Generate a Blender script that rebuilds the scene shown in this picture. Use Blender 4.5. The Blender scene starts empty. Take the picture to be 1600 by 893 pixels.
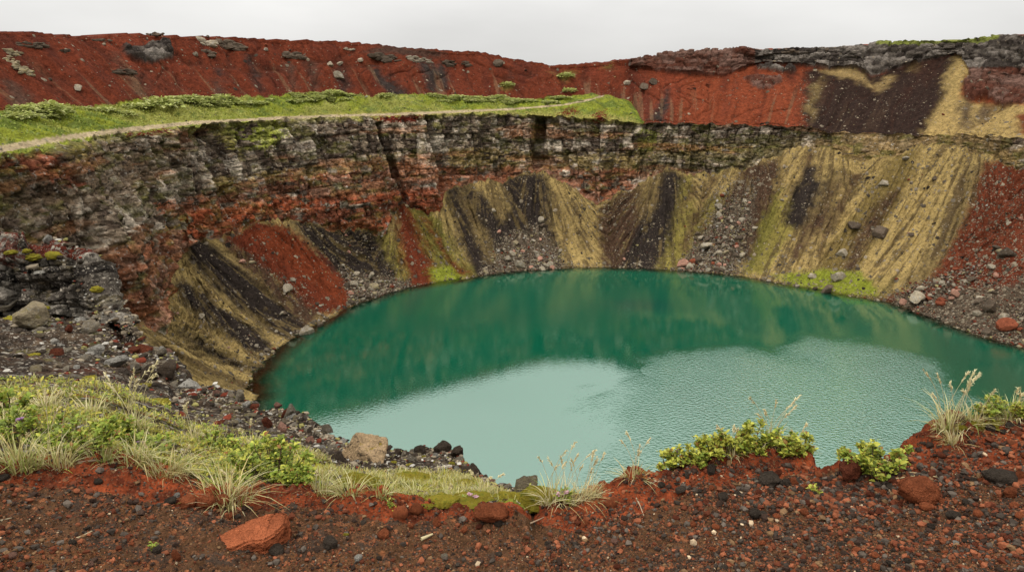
import bpy, bmesh, math, random
import numpy as np
from mathutils import Vector, Matrix, Euler

# ------------------------------------------------------------------ camera, sky, sun, exposure
scene = bpy.context.scene
col = scene.collection
F = 1100.0                                   # focal length in units of a 1600-wide frame
PITCH = math.radians(16.0)
CAMZ = 40.0
cd = bpy.data.cameras.new('camera'); cam = bpy.data.objects.new('camera', cd); col.objects.link(cam)
cam.location = (0, 0, CAMZ); cam.rotation_euler = (math.radians(90) - PITCH, 0, 0)
cd.sensor_width = 36.0; cd.lens = 36.0 * F / 1600.0; cd.clip_start = 0.05; cd.clip_end = 6000
scene.camera = cam
vs = scene.view_settings
vs.view_transform = 'Standard'; vs.look = 'None'; vs.gamma = 1.0; vs.exposure = 0.0
vs.use_curve_mapping = False

SUN_EL, SUN_AZ = 58.0, 215.0                 # degrees, azimuth clockwise from +Y (behind, to the left)
w = bpy.data.worlds.new('World'); scene.world = w; w.use_nodes = True
nt = w.node_tree; nt.nodes.clear()
def N(nt, t, **k):
    n = nt.nodes.new(t)
    for a, b in k.items(): setattr(n, a, b)
    return n
sky = N(nt, 'ShaderNodeTexSky', sky_type='NISHITA'); sky.sun_disc = False
sky.sun_elevation = math.radians(SUN_EL); sky.sun_rotation = math.radians(SUN_AZ)
hsv = N(nt, 'ShaderNodeHueSaturation'); hsv.inputs['Saturation'].default_value = 0.12
nt.links.new(sky.outputs[0], hsv.inputs['Color'])
tc = N(nt, 'ShaderNodeTexCoord'); sep = N(nt, 'ShaderNodeSeparateXYZ'); nt.links.new(tc.outputs['Generated'], sep.inputs[0])
ov = N(nt, 'ShaderNodeMath', operation='MULTIPLY_ADD')     # overcast sky: zenith about three times the horizon
ov.use_clamp = False; ov.inputs[1].default_value = 19.0; ov.inputs[2].default_value = 6.2
zc = N(nt, 'ShaderNodeMath', operation='MAXIMUM'); zc.inputs[1].default_value = 0; nt.links.new(sep.outputs['Z'], zc.inputs[0])
pw = N(nt, 'ShaderNodeMath', operation='POWER'); pw.inputs[1].default_value = .8; nt.links.new(zc.outputs[0], pw.inputs[0]); nt.links.new(pw.outputs[0], ov.inputs[0])
mx0 = N(nt, 'ShaderNodeMath', operation='MAXIMUM'); mx0.inputs[1].default_value = 1.5; nt.links.new(ov.outputs[0], mx0.inputs[0])
mp = N(nt, 'ShaderNodeMapping'); mp.inputs['Scale'].default_value = (1.6, 1.6, 5.0); nt.links.new(tc.outputs['Generated'], mp.inputs['Vector'])
cn = N(nt, 'ShaderNodeTexNoise'); cn.inputs['Scale'].default_value = 1.7; cn.inputs['Detail'].default_value = 5; nt.links.new(mp.outputs[0], cn.inputs['Vector'])
cr = N(nt, 'ShaderNodeMapRange'); cr.inputs['From Min'].default_value = .3; cr.inputs['From Max'].default_value = .7
cr.inputs['To Min'].default_value = .89; cr.inputs['To Max'].default_value = 1.09; nt.links.new(cn.outputs['Fac'], cr.inputs['Value'])
mul = N(nt, 'ShaderNodeMath', operation='MULTIPLY'); nt.links.new(mx0.outputs[0], mul.inputs[0]); nt.links.new(cr.outputs[0], mul.inputs[1])
tint = N(nt, 'ShaderNodeMix', data_type='RGBA', blend_type='MULTIPLY'); tint.inputs['Factor'].default_value = 1
nt.links.new(mul.outputs[0], tint.inputs[6]); tint.inputs[7].default_value = (1.0, 0.99, 0.965, 1)
mixs = N(nt, 'ShaderNodeMix', data_type='RGBA'); mixs.inputs['Factor'].default_value = 0.88
nt.links.new(hsv.outputs[0], mixs.inputs[6]); nt.links.new(tint.outputs[2], mixs.inputs[7])
bg = N(nt, 'ShaderNodeBackground'); bg.inputs['Strength'].default_value = 0.1
nt.links.new(mixs.outputs[2], bg.inputs['Color'])
wo = N(nt, 'ShaderNodeOutputWorld'); nt.links.new(bg.outputs[0], wo.inputs[0])
sd = bpy.data.lights.new('sun', 'SUN'); sd.energy = 1.5; sd.angle = math.radians(14); sd.color = (1.0, 0.95, 0.87)
so = bpy.data.objects.new('sun', sd); col.objects.link(so)
so.rotation_euler = (math.radians(90 - SUN_EL), 0, math.radians(180 - SUN_AZ))
K_ALB = 0.68                                  # colours below are written as seen in daylight; albedo = linear * K_ALB

# ------------------------------------------------------------------ numeric helpers
cp_, sp_ = math.cos(PITCH), math.sin(PITCH)
CX, CY = 22.0, 95.0                           # centre of the crater lake
def ray(x, y):
    u = (x - 800) / F; v = (446.5 - y) / F
    return np.array([u + 0 * v, cp_ + v * sp_, -sp_ + v * cp_])
def project(P):
    d = P - np.array([0, 0, CAMZ]); x = d[..., 0]; yf = d[..., 1] * cp_ - d[..., 2] * sp_; yu = d[..., 1] * sp_ + d[..., 2] * cp_
    yf = np.where(yf < 0.05, 0.05, yf)
    return 800 + F * x / yf, 446.5 - F * yu / yf
def at_dist(x, y, D):
    d = ray(x, y); return np.array([0, 0, CAMZ]) + d * (D / math.hypot(d[0], d[1]))
def lin(c):
    c = np.asarray(c, float) / 255.0
    return np.where(c <= 0.04045, c / 12.92, ((c + 0.055) / 1.055) ** 2.4)
def alb(*c): return lin(c) * K_ALB
def hash3(i, j, k, s=0):
    h = (i.astype(np.int64) * 374761393 + j.astype(np.int64) * 668265263 + k.astype(np.int64) * 2147483647 + s * 1274126177) & 0xFFFFFFFF
    h = ((h ^ (h >> 13)) * 1274126177) & 0xFFFFFFFF
    h = ((h ^ (h >> 16)) * 2246822519) & 0xFFFFFFFF
    return ((h ^ (h >> 15)) & 0xFFFFFF) / float(0xFFFFFF)
def vnoise(x, y, z=None, seed=0):
    """smooth value noise, -1..1"""
    if z is None: z = np.zeros_like(x)
    x, y, z = np.broadcast_arrays(np.asarray(x, float), np.asarray(y, float), np.asarray(z, float))
    xi, yi, zi = np.floor(x), np.floor(y), np.floor(z)
    fx, fy, fz = x - xi, y - yi, z - zi
    fx = fx * fx * fx * (fx * (fx * 6 - 15) + 10); fy = fy * fy * fy * (fy * (fy * 6 - 15) + 10); fz = fz * fz * fz * (fz * (fz * 6 - 15) + 10)
    r = 0
    for a in (0, 1):
        wa = fx if a else 1 - fx
        for b in (0, 1):
            wb = fy if b else 1 - fy
            for c in (0, 1):
                wc = fz if c else 1 - fz
                r = r + wa * wb * wc * hash3(xi + a, yi + b, zi + c, seed)
    return r * 2 - 1
def fbm(x, y, z=None, seed=0, oct=4, gain=.5):
    r = 0; a = 1; t = 0; f = 1
    for o in range(oct):
        r = r + a * vnoise(x * f + o * 17.3, y * f + o * 9.1, None if z is None else z * f + o * 5.7, seed + o)
        t += a; a *= gain; f *= 2.03
    return r / t
def inpoly(x, y, poly):
    m = np.zeros(x.shape, bool); px = [p[0] for p in poly]; py = [p[1] for p in poly]
    bb = (x >= min(px)) & (x <= max(px)) & (y >= min(py)) & (y <= max(py))
    if not bb.any(): return m
    xs, ys = x[bb], y[bb]; c = np.zeros(xs.shape, bool); n = len(poly)
    for i in range(n):
        x1, y1 = poly[i]; x2, y2 = poly[(i + 1) % n]
        if y1 == y2: continue
        t = ((y1 > ys) != (y2 > ys)) & (xs < (x2 - x1) * (ys - y1) / (y2 - y1) + x1)
        c ^= t
    m[bb] = c; return m
def sstep(a, b, x):
    t = np.clip((x - a) / (b - a), 0, 1); return t * t * (3 - 2 * t)
def blocks(s, h, seed, thick, width, amp):
    """stacked lava beds cut by joints: outward offset, a per-block random value, crack closeness"""
    rs = np.random.RandomState(seed); b = -30 + np.cumsum(thick * (0.45 + 1.3 * rs.rand(int(130 / thick))))
    hh = h + vnoise(s * .06, s * 0 + seed) * thick * .9 + vnoise(s * .4 / thick, h * .5, seed=seed) * thick * .18
    i = np.clip(np.searchsorted(b, hh), 1, len(b) - 1)
    dv = np.minimum(hh - b[i - 1], b[i] - hh)
    wd = width * (0.55 + 1.1 * hash3(i, i * 0, i * 0, seed + 3))
    u = s / wd + hash3(i, i * 0 + 5, i * 0, seed) * 31 + vnoise(s * 1.2 / width, h * 1.1 / thick, seed=seed + 8) * .22
    c = np.floor(u); f = u - c; du = np.minimum(f, 1 - f) * wd
    r = hash3(i, c, c * 0, seed + 1)
    off = amp * (0.85 * r + .28 * hash3(i, i * 0, i * 0 + 9, seed + 2) + .12 * vnoise(s * 2 / width, h * 2 / thick, seed=seed + 4))
    crack = np.maximum(np.exp(-(du / (thick * .10)) ** 2), .55 * np.exp(-(dv / (thick * .07)) ** 2))
    return off - crack * amp * .55, hash3(i, c, c * 0, seed + 7), crack

# ------------------------------------------------------------------ object helpers
def mesh_np(name, V, Fc, cols=None, mats=(), smooth=True, extra=None):
    me = bpy.data.meshes.new(name); V = np.asarray(V, np.float32); Fc = np.asarray(Fc, np.int32); n, k = Fc.shape
    me.vertices.add(len(V)); me.vertices.foreach_set('co', V.ravel())
    me.loops.add(n * k); me.loops.foreach_set('vertex_index', Fc.ravel())
    me.polygons.add(n); me.polygons.foreach_set('loop_start', np.arange(0, n * k, k, dtype=np.int32))
    me.polygons.foreach_set('use_smooth', np.full(n, smooth, bool))
    me.update(calc_edges=True)
    if cols is not None:
        a = me.attributes.new('Col', 'FLOAT_COLOR', 'POINT'); c4 = np.ones((len(V), 4), np.float32); c4[:, :3] = cols; a.data.foreach_set('color', c4.ravel())
    for nm, arr in (extra or {}).items():
        a = me.attributes.new(nm, 'FLOAT', 'POINT'); a.data.foreach_set('value', np.asarray(arr, np.float32))
    for m in mats: me.materials.append(m)
    return me
def link(name, me, parent=None, loc=None, rot=None):
    o = bpy.data.objects.new(name, me); col.objects.link(o)
    if parent is not None: o.parent = parent
    if loc is not None: o.location = loc
    if rot is not None: o.rotation_euler = rot
    return o
def tag(o, label, cat, group=None, kind=None):
    if label: o['label'] = label
    if cat: o['category'] = cat
    if group: o['group'] = group
    if kind: o['kind'] = kind
    return o
def struct(o, label, cat):
    o['kind'] = 'structure'; o['label'] = label; o['category'] = cat; return o
def thing(name, label, cat, loc, rotz=0, group=None):
    o = bpy.data.objects.new(name, None); col.objects.link(o); o.location = loc; o.rotation_euler = (0, 0, rotz); o.empty_display_size = .1
    return tag(o, label, cat, group)
def copy_tree(o, loc, rotz, label=None, scale=1.0):
    c = o.copy(); col.objects.link(c); c.location = loc; c.rotation_euler = (0, 0, rotz); c.scale = (scale,) * 3
    if label: c['label'] = label
    for ch in list(o.children):
        d = ch.copy(); col.objects.link(d); d.parent = c
    return c
def grid_faces(nr, nc):
    i = np.arange(nr - 1)[:, None] * nc + np.arange(nc - 1)[None]
    return np.stack([i, i + 1, i + nc + 1, i + nc], -1)

# ------------------------------------------------------------------ materials
def rock_mat(name, colour=None, s1=1.0, s2=5.0, bump=.4, dist=.2, rough=.93, attr=True, var=.35, rand=0.0, flecks=None, lichen=None):
    m = bpy.data.materials.new(name); m.use_nodes = True; nt = m.node_tree; p = nt.nodes['Principled BSDF']
    p.inputs['Roughness'].default_value = rough; p.inputs['Specular IOR Level'].default_value = .05
    g = N(nt, 'ShaderNodeNewGeometry'); tcn = N(nt, 'ShaderNodeTexCoord')
    vec = g.outputs['Position'] if attr else tcn.outputs['Object']
    n1 = N(nt, 'ShaderNodeTexNoise'); n1.inputs['Scale'].default_value = s1; n1.inputs['Detail'].default_value = 6; n1.inputs['Roughness'].default_value = .62
    n2 = N(nt, 'ShaderNodeTexNoise'); n2.inputs['Scale'].default_value = s2; n2.inputs['Detail'].default_value = 5; n2.inputs['Roughness'].default_value = .65
    for n in (n1, n2): nt.links.new(vec, n.inputs['Vector'])
    ad = N(nt, 'ShaderNodeMath', operation='ADD'); nt.links.new(n1.outputs['Fac'], ad.inputs[0]); nt.links.new(n2.outputs['Fac'], ad.inputs[1])
    mr = N(nt, 'ShaderNodeMapRange'); mr.inputs['From Min'].default_value = .65; mr.inputs['From Max'].default_value = 1.35
    mr.inputs['To Min'].default_value = 1 - var; mr.inputs['To Max'].default_value = 1 + var; nt.links.new(ad.outputs[0], mr.inputs['Value'])
    val = mr.outputs[0]
    if rand:
        oi = N(nt, 'ShaderNodeObjectInfo'); r2 = N(nt, 'ShaderNodeMapRange'); r2.inputs['To Min'].default_value = 1 - rand; r2.inputs['To Max'].default_value = 1 + rand
        nt.links.new(oi.outputs['Random'], r2.inputs['Value']); mm = N(nt, 'ShaderNodeMath', operation='MULTIPLY')
        nt.links.new(val, mm.inputs[0]); nt.links.new(r2.outputs[0], mm.inputs[1]); val = mm.outputs[0]
    mx = N(nt, 'ShaderNodeMix', data_type='RGBA', blend_type='MULTIPLY'); mx.inputs['Factor'].default_value = 1
    if attr:
        at = N(nt, 'ShaderNodeAttribute', attribute_name='Col'); nt.links.new(at.outputs['Color'], mx.inputs[6])
    else: mx.inputs[6].default_value = (*colour, 1)
    nt.links.new(val, mx.inputs[7]); cur = mx.outputs[2]
    for spec in (flecks, lichen):
        if spec:
            c2, sc, lo, hi = spec
            n3 = N(nt, 'ShaderNodeTexNoise'); n3.inputs['Scale'].default_value = sc; n3.inputs['Detail'].default_value = 5; n3.inputs['Roughness'].default_value = .7; nt.links.new(vec, n3.inputs['Vector'])
            r3 = N(nt, 'ShaderNodeMapRange'); r3.inputs['From Min'].default_value = lo; r3.inputs['From Max'].default_value = hi; nt.links.new(n3.outputs['Fac'], r3.inputs['Value'])
            m3 = N(nt, 'ShaderNodeMix', data_type='RGBA'); nt.links.new(r3.outputs[0], m3.inputs['Factor']); nt.links.new(cur, m3.inputs[6]); m3.inputs[7].default_value = (*c2, 1); cur = m3.outputs[2]
    nt.links.new(cur, p.inputs['Base Color'])
    b = N(nt, 'ShaderNodeBump'); b.inputs['Strength'].default_value = bump; b.inputs['Distance'].default_value = dist
    nt.links.new(ad.outputs[0], b.inputs['Height']); nt.links.new(b.outputs[0], p.inputs['Normal'])
    return m
def leaf_mat(name, trans=.3, rough=.55, var=.3):
    m = bpy.data.materials.new(name); m.use_nodes = True; nt = m.node_tree; p = nt.nodes['Principled BSDF']
    at = N(nt, 'ShaderNodeAttribute', attribute_name='Col'); nt.links.new(at.outputs['Color'], p.inputs['Base Color'])
    p.inputs['Roughness'].default_value = rough; p.inputs['Specular IOR Level'].default_value = .3
    t = N(nt, 'ShaderNodeBsdfTranslucent'); nt.links.new(at.outputs['Color'], t.inputs['Color'])
    ms = N(nt, 'ShaderNodeMixShader'); ms.inputs[0].default_value = trans
    nt.links.new(p.outputs[0], ms.inputs[1]); nt.links.new(t.outputs[0], ms.inputs[2]); nt.links.new(ms.outputs[0], nt.nodes['Material Output'].inputs[0])
    return m
def stony(m, scales, pale, dark, amount=1.0, h=.3):
    nt = m.node_tree; p = nt.nodes['Principled BSDF']; g = N(nt, 'ShaderNodeNewGeometry'); at = N(nt, 'ShaderNodeAttribute', attribute_name='stony'); cur = p.inputs['Base Color'].links[0].from_socket; nrm_ = p.inputs['Normal'].links[0].from_socket
    for sc in scales:
        v = N(nt, 'ShaderNodeTexVoronoi'); v.inputs['Scale'].default_value = sc; nt.links.new(g.outputs['Position'], v.inputs['Vector']); sp = N(nt, 'ShaderNodeSeparateColor'); nt.links.new(v.outputs['Color'], sp.inputs[0])
        a = N(nt, 'ShaderNodeMath', operation='MULTIPLY_ADD'); a.inputs[1].default_value = amount; nt.links.new(at.outputs['Fac'], a.inputs[0]); nt.links.new(sp.outputs[0], a.inputs[2])
        gt = N(nt, 'ShaderNodeMath', operation='GREATER_THAN'); gt.inputs[1].default_value = 1.0; nt.links.new(a.outputs[0], gt.inputs[0])
        rd = N(nt, 'ShaderNodeMath', operation='MULTIPLY_ADD'); rd.inputs[1].default_value = .22; rd.inputs[2].default_value = .24; nt.links.new(sp.outputs[1], rd.inputs[0])
        ls = N(nt, 'ShaderNodeMath', operation='LESS_THAN'); nt.links.new(v.outputs['Distance'], ls.inputs[0]); nt.links.new(rd.outputs[0], ls.inputs[1])
        k = N(nt, 'ShaderNodeMath', operation='MULTIPLY'); nt.links.new(gt.outputs[0], k.inputs[0]); nt.links.new(ls.outputs[0], k.inputs[1])
        c = N(nt, 'ShaderNodeMix', data_type='RGBA'); c.inputs[6].default_value = (*dark, 1); c.inputs[7].default_value = (*pale, 1); nt.links.new(sp.outputs[2], c.inputs['Factor'])
        mx = N(nt, 'ShaderNodeMix', data_type='RGBA'); nt.links.new(k.outputs[0], mx.inputs['Factor']); nt.links.new(cur, mx.inputs[6]); nt.links.new(c.outputs[2], mx.inputs[7]); cur = mx.outputs[2]
        hh = N(nt, 'ShaderNodeMath', operation='MULTIPLY_ADD'); hh.inputs[1].default_value = -1; hh.inputs[2].default_value = .5; nt.links.new(v.outputs['Distance'], hh.inputs[0])
        hk = N(nt, 'ShaderNodeMath', operation='MULTIPLY'); nt.links.new(hh.outputs[0], hk.inputs[0]); nt.links.new(k.outputs[0], hk.inputs[1])
        b = N(nt, 'ShaderNodeBump'); b.inputs['Strength'].default_value = .8; b.inputs['Distance'].default_value = h * 1.2 / sc * 2; nt.links.new(hk.outputs[0], b.inputs['Height']); nt.links.new(nrm_, b.inputs['Normal']); nrm_ = b.outputs[0]
    nt.links.new(cur, p.inputs['Base Color']); nt.links.new(nrm_, p.inputs['Normal'])
M = {}
M['far'] = rock_mat('crater_rock', s1=.7, s2=3.0, bump=.8, dist=.6, var=.6, flecks=(alb(176, 168, 156), 1.5, .58, .68), lichen=(alb(58, 50, 43), 1.9, .60, .68))
def blocky(m, scales, amt, dist):
    nt = m.node_tree; p = nt.nodes['Principled BSDF']; g = N(nt, 'ShaderNodeNewGeometry'); cur = p.inputs['Base Color'].links[0].from_socket; nrm_ = p.inputs['Normal'].links[0].from_socket
    for sc in scales:
        wn_ = N(nt, 'ShaderNodeTexNoise'); wn_.inputs['Scale'].default_value = sc * 1.3; wn_.inputs['Detail'].default_value = 3; nt.links.new(g.outputs['Position'], wn_.inputs['Vector'])
        vm = N(nt, 'ShaderNodeVectorMath', operation='MULTIPLY_ADD'); vm.inputs[1].default_value = (.5 / sc,) * 3; nt.links.new(wn_.outputs['Color'], vm.inputs[0]); nt.links.new(g.outputs['Position'], vm.inputs[2])
        mpg = N(nt, 'ShaderNodeMapping'); mpg.inputs['Scale'].default_value = (1, 1, 1.5); nt.links.new(vm.outputs[0], mpg.inputs['Vector'])
        v = N(nt, 'ShaderNodeTexVoronoi'); v.inputs['Scale'].default_value = sc; nt.links.new(mpg.outputs[0], v.inputs['Vector']); sp = N(nt, 'ShaderNodeSeparateColor'); nt.links.new(v.outputs['Color'], sp.inputs[0])
        mr = N(nt, 'ShaderNodeMapRange'); mr.inputs['To Min'].default_value = 1 - amt; mr.inputs['To Max'].default_value = 1 + amt; nt.links.new(sp.outputs[0], mr.inputs['Value'])
        mx = N(nt, 'ShaderNodeMix', data_type='RGBA', blend_type='MULTIPLY'); mx.inputs['Factor'].default_value = 1; nt.links.new(cur, mx.inputs[6]); nt.links.new(mr.outputs[0], mx.inputs[7]); cur = mx.outputs[2]
        hs = N(nt, 'ShaderNodeMath', operation='SUBTRACT'); nt.links.new(sp.outputs[1], hs.inputs[0]); nt.links.new(v.outputs['Distance'], hs.inputs[1])
        b = N(nt, 'ShaderNodeBump'); b.inputs['Strength'].default_value = .9; b.inputs['Distance'].default_value = dist / sc; nt.links.new(hs.outputs[0], b.inputs['Height']); nt.links.new(nrm_, b.inputs['Normal']); nrm_ = b.outputs[0]
    nt.links.new(cur, p.inputs['Base Color']); nt.links.new(nrm_, p.inputs['Normal'])
blocky(M['far'], (.5, 1.3), .30, .4)
M['slope'] = rock_mat('scree_cinders', s1=1.1, s2=3.6, bump=1.0, dist=.4, var=.68); stony(M['slope'], (.85, 1.7, 3.4), alb(176, 160, 136), alb(44, 37, 32))
M['turf'] = rock_mat('turf', s1=.5, s2=2.4, bump=.9, dist=.6, var=.6); stony(M['turf'], (2.2,), alb(150, 146, 120), alb(70, 70, 40))
M['near'] = rock_mat('cinder_ground', s1=14, s2=70, bump=.8, dist=.02, var=.6); stony(M['near'], (45, 95, 190), alb(150, 104, 74), alb(44, 37, 33))
M['stuffrock'] = rock_mat('rubble_rock', s1=2, s2=9, bump=.3, dist=.1, var=.25)
M['pebble'] = rock_mat('pebble_rock', s1=60, s2=220, bump=.5, dist=.006, var=.4)
M['leaf'] = leaf_mat('leaf'); M['blade'] = leaf_mat('grass_blade', .25, .6); M['stem'] = leaf_mat('stem', 0.0, .8)

# ------------------------------------------------------------------ the crater: survey lines, solved as rings round the lake
def solve(pts, g, t0=8, t1=600):
    out = []
    for x, y in pts:
        d = ray(x, y); d = d / math.hypot(d[0], d[1]); ts = np.arange(t0, t1, .2)
        P = np.array([0, 0, CAMZ])[None] + d[None] * ts[:, None]
        phi = np.arctan2(P[:, 0] - CX, P[:, 1] - CY); r = np.hypot(P[:, 0] - CX, P[:, 1] - CY)
        gv = g(P[:, 2], phi, r); m = np.where((gv[1:] <= 0) & (gv[:-1] > 0))[0]
        if len(m): i = m[0] + 1; out.append((phi[i], r[i], P[i, 2]))
    out.sort(); return np.array(out)
def rg(T, p, k): return np.interp(p, T[:, 0], T[:, k])
def ring(T, fill):
    """close a survey line round the unseen arc"""
    f = np.array([(math.radians(a), r, z) for a, r, z in fill]); R_ = np.vstack([T, f]); R_ = R_[np.argsort(R_[:, 0])]
    return np.vstack([R_[-1:] - [2 * math.pi, 0, 0], R_, R_[:1] + [2 * math.pi, 0, 0]])
tan = lambda d: math.tan(math.radians(d))
S = solve([(405, 615), (400, 592), (430, 550), (500, 505), (560, 475), (640, 448), (720, 437), (800, 425), (880, 419), (940, 418), (1040, 422), (1140, 430), (1230, 445), (1300, 458), (1380, 470), (1450, 497), (1530, 525), (1600, 545), (1700, 572)], lambda z, p, r: z)
A = solve([(100, 560), (190, 507), (262, 517), (272, 432), (287, 375), (350, 372), (400, 350), (450, 342), (520, 358), (600, 363), (625, 316), (670, 335), (688, 330), (694, 297), (725, 290), (765, 279), (785, 283), (848, 268), (880, 285), (935, 322), (990, 291), (1040, 262), (1070, 272), (1165, 261), (1230, 238), (1290, 225), (1335, 256), (1400, 243), (1440, 224), (1500, 224), (1540, 245), (1600, 262), (1750, 280)],
          lambda z, p, r: z - tan(39) * (r - rg(S, p, 1)))
B = solve([(-150, 275), (0, 242), (80, 229), (180, 209), (310, 196), (350, 190), (420, 186), (600, 181), (650, 179), (830, 178), (940, 186), (1000, 192), (1100, 193), (1250, 197), (1290, 206), (1440, 211), (1600, 214), (1750, 216)],
          lambda z, p, r: z - (rg(A, p, 2) + tan(72) * (r - rg(A, p, 1))))
TB = solve([(-150, 185), (0, 174), (60, 167), (180, 162), (210, 156), (330, 153), (500, 146), (640, 148), (770, 154), (850, 152), (920, 146), (985, 158), (1003, 189), (1100, 190), (1250, 194), (1290, 203), (1440, 208), (1600, 211), (1750, 213)],
           lambda z, p, r: z - (rg(B, p, 2) + np.tan(np.radians(np.interp(np.degrees(p), [-30, -8], [19, 14]))) * (r - rg(B, p, 1))))
BB = solve([(-150, 44), (0, 52), (60, 56), (120, 62), (210, 57), (310, 61), (420, 66), (540, 69), (650, 79), (760, 87), (790, 94), (840, 102), (870, 106), (950, 102), (985, 104), (1030, 112), (1080, 116), (1130, 119), (1165, 104), (1190, 97), (1270, 103), (1300, 107), (1340, 103), (1362, 118), (1385, 112), (1440, 95), (1500, 82), (1520, 120), (1600, 122), (1750, 125)],
           lambda z, p, r: z - (rg(TB, p, 2) + np.tan(np.radians(np.interp(np.degrees(p), [-20, -8, 4, 9], [41, 38, 36, 30.5]))) * (r - rg(TB, p, 1))))
RM = solve([(-150, 40), (0, 48), (60, 52), (120, 58), (210, 53), (240, 55), (310, 57), (420, 62), (540, 65), (650, 75), (760, 83), (790, 90), (840, 98), (870, 102), (950, 98), (1000, 92), (1080, 80), (1150, 77), (1280, 76), (1360, 70), (1440, 66), (1520, 62), (1600, 55), (1750, 45)],
           lambda z, p, r: z - (rg(BB, p, 2) + tan(60) * (r - rg(BB, p, 1))))
S = ring(S, [(-125, 56, 0), (-180, 56, 0), (150, 56, 0), (115, 58, 0)])
A = ring(A, [(-135, 73, 15), (-179, 73, 14), (145, 73, 14), (110, 80, 22)])
B = ring(B, [(-140, 79, 29), (-179, 80, 27), (145, 79, 27), (110, 86, 30)])
TB = ring(TB, [(-120, 105, 34), (-145, 98, 29), (-179, 97, 28), (145, 97, 29), (110, 90, 31)])
BB = ring(BB, [(-115, 122, 46), (-145, 122, 30), (-179, 118, 29), (145, 116, 30), (105, 118, 46)])
RM = ring(RM, [(-115, 125, 48), (-145, 126, 31), (-179, 124, 29.5), (145, 121, 31), (105, 121, 49)])

# columns of the lofted mesh: as dense as the far wall needs, sparser out of sight
pv = np.concatenate([np.linspace(-math.pi, math.radians(-122), 70, endpoint=False)])
q = np.linspace(math.radians(-122), math.radians(100), 6000)
bx = rg(B, q, 1) * np.sin(q) + CX; by = rg(B, q, 1) * np.cos(q) + CY; bz = rg(B, q, 2)
ppx, ppy = project(np.stack([bx, by, bz], -1)); dens = np.hypot(np.gradient(ppx), np.gradient(ppy)) + .25 * 2400 / 6000
dens = np.where((ppx > -60) & (ppx < 1680), dens, dens * .25); cum = np.cumsum(dens); cum = (cum - cum[0]) / (cum[-1] - cum[0])
PH = np.concatenate([pv, np.interp(np.linspace(0, 1, 1230), cum, q), np.linspace(math.radians(100), math.pi, 60)[1:]])
NCOL = len(PH)
secs = [('bed', 22), ('scree', 190), ('cliff', 120), ('terrace', 60), ('slope', 120), ('band', 40), ('outer', 14)]
def sm(a, n=5):
    k = np.hanning(n + 2)[1:-1]; k /= k.sum(); return np.convolve(np.pad(a, n // 2, mode='edge'), k, 'valid')
rings = []
for T, n in ((S, 31), (A, 5), (B, 9), (TB, 7), (BB, 5), (RM, 9)):
    rings.append((sm(rg(T, PH, 1), n), sm(rg(T, PH, 2), n) + (.7 * fbm(PH * 60, PH * 0, seed=8, oct=4) if T is B or T is TB else .45 * fbm(PH * 110, PH * 0, seed=9, oct=4) if T is RM else 0)))
rings[0] = (rings[0][0] + .7 * fbm(PH * 14, PH * 0, seed=3) + .35 * fbm(PH * 60, PH * 0, seed=4), rings[0][1] * 0)
rings[1] = (rings[1][0], rings[1][1] + .8 * fbm(PH * 18, PH * 0, seed=6) + 1.1 * fbm(PH * 75, PH * 0, seed=7, oct=4))
for i in range(1, 6):    # each ring outside the last
    rings[i] = (np.maximum(rings[i][0], rings[i - 1][0] + (.3, 1.2, 1.0, 1.0, .3, .3)[i]), np.maximum(rings[i][1], rings[i - 1][1] + (.1, .5, .3, .2, .2, .1)[i] * (i != 3)))
Rr, Zz, sec, tt = [], [], [], []
for si, (nm, n) in enumerate(secs):
    t = np.linspace(0, 1, n, endpoint=False)
    for k in t:
        if nm == 'bed':
            r = rings[0][0] - 26 * (1 - k); z = -16 * (1 - k) ** 1.0 + 0 * PH
        elif nm == 'outer':
            r = rings[5][0] + 420 * k ** 2.2; z = rings[5][1] - 0.25 * np.maximum(420 * k ** 2.2 - 14, 0) + .05 * np.minimum(420 * k ** 2.2, 14) * (PH > 0)
        else:
            r = rings[si - 1][0] * (1 - k) + rings[si][0] * k; e = k
            if nm == 'scree': e = k - .10 * np.sin(math.pi * k)          # a little steeper towards the top
            if nm == 'cliff': e = k + .05 * np.sin(math.pi * k)
            z = rings[si - 1][1] * (1 - e) + rings[si][1] * e
        Rr.append(r + 0 * PH); Zz.append(z); sec.append(si); tt.append(k)
Rr = np.array(Rr); Zz = np.array(Zz); sec = np.array(sec); tt = np.array(tt); NR = len(sec)
PHg = np.broadcast_to(PH, Rr.shape); T2 = np.broadcast_to(tt[:, None], Rr.shape); S2 = np.broadcast_to(sec[:, None], Rr.shape)
X0 = CX + Rr * np.sin(PHg); Y0 = CY + Rr * np.cos(PHg)
def normals(X, Y, Z):
    P = np.stack([X, Y, Z], -1); a = np.gradient(P, axis=0); b = np.gradient(P, axis=1)
    n = np.cross(b, a); l = np.linalg.norm(n, axis=-1, keepdims=True); return n / np.maximum(l, 1e-9)
nrm = normals(X0, Y0, Zz); nrm *= np.sign(nrm[NR // 3, NCOL // 2, 2]) if abs(nrm[NR // 3, NCOL // 2, 2]) > .01 else 1
if nrm[100, NCOL // 2, 2] < 0: nrm = -nrm
arc = PHg * 82.0                                            # metres along the wall
PX, PY = project(np.stack([X0, Y0, Zz], -1))
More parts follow.
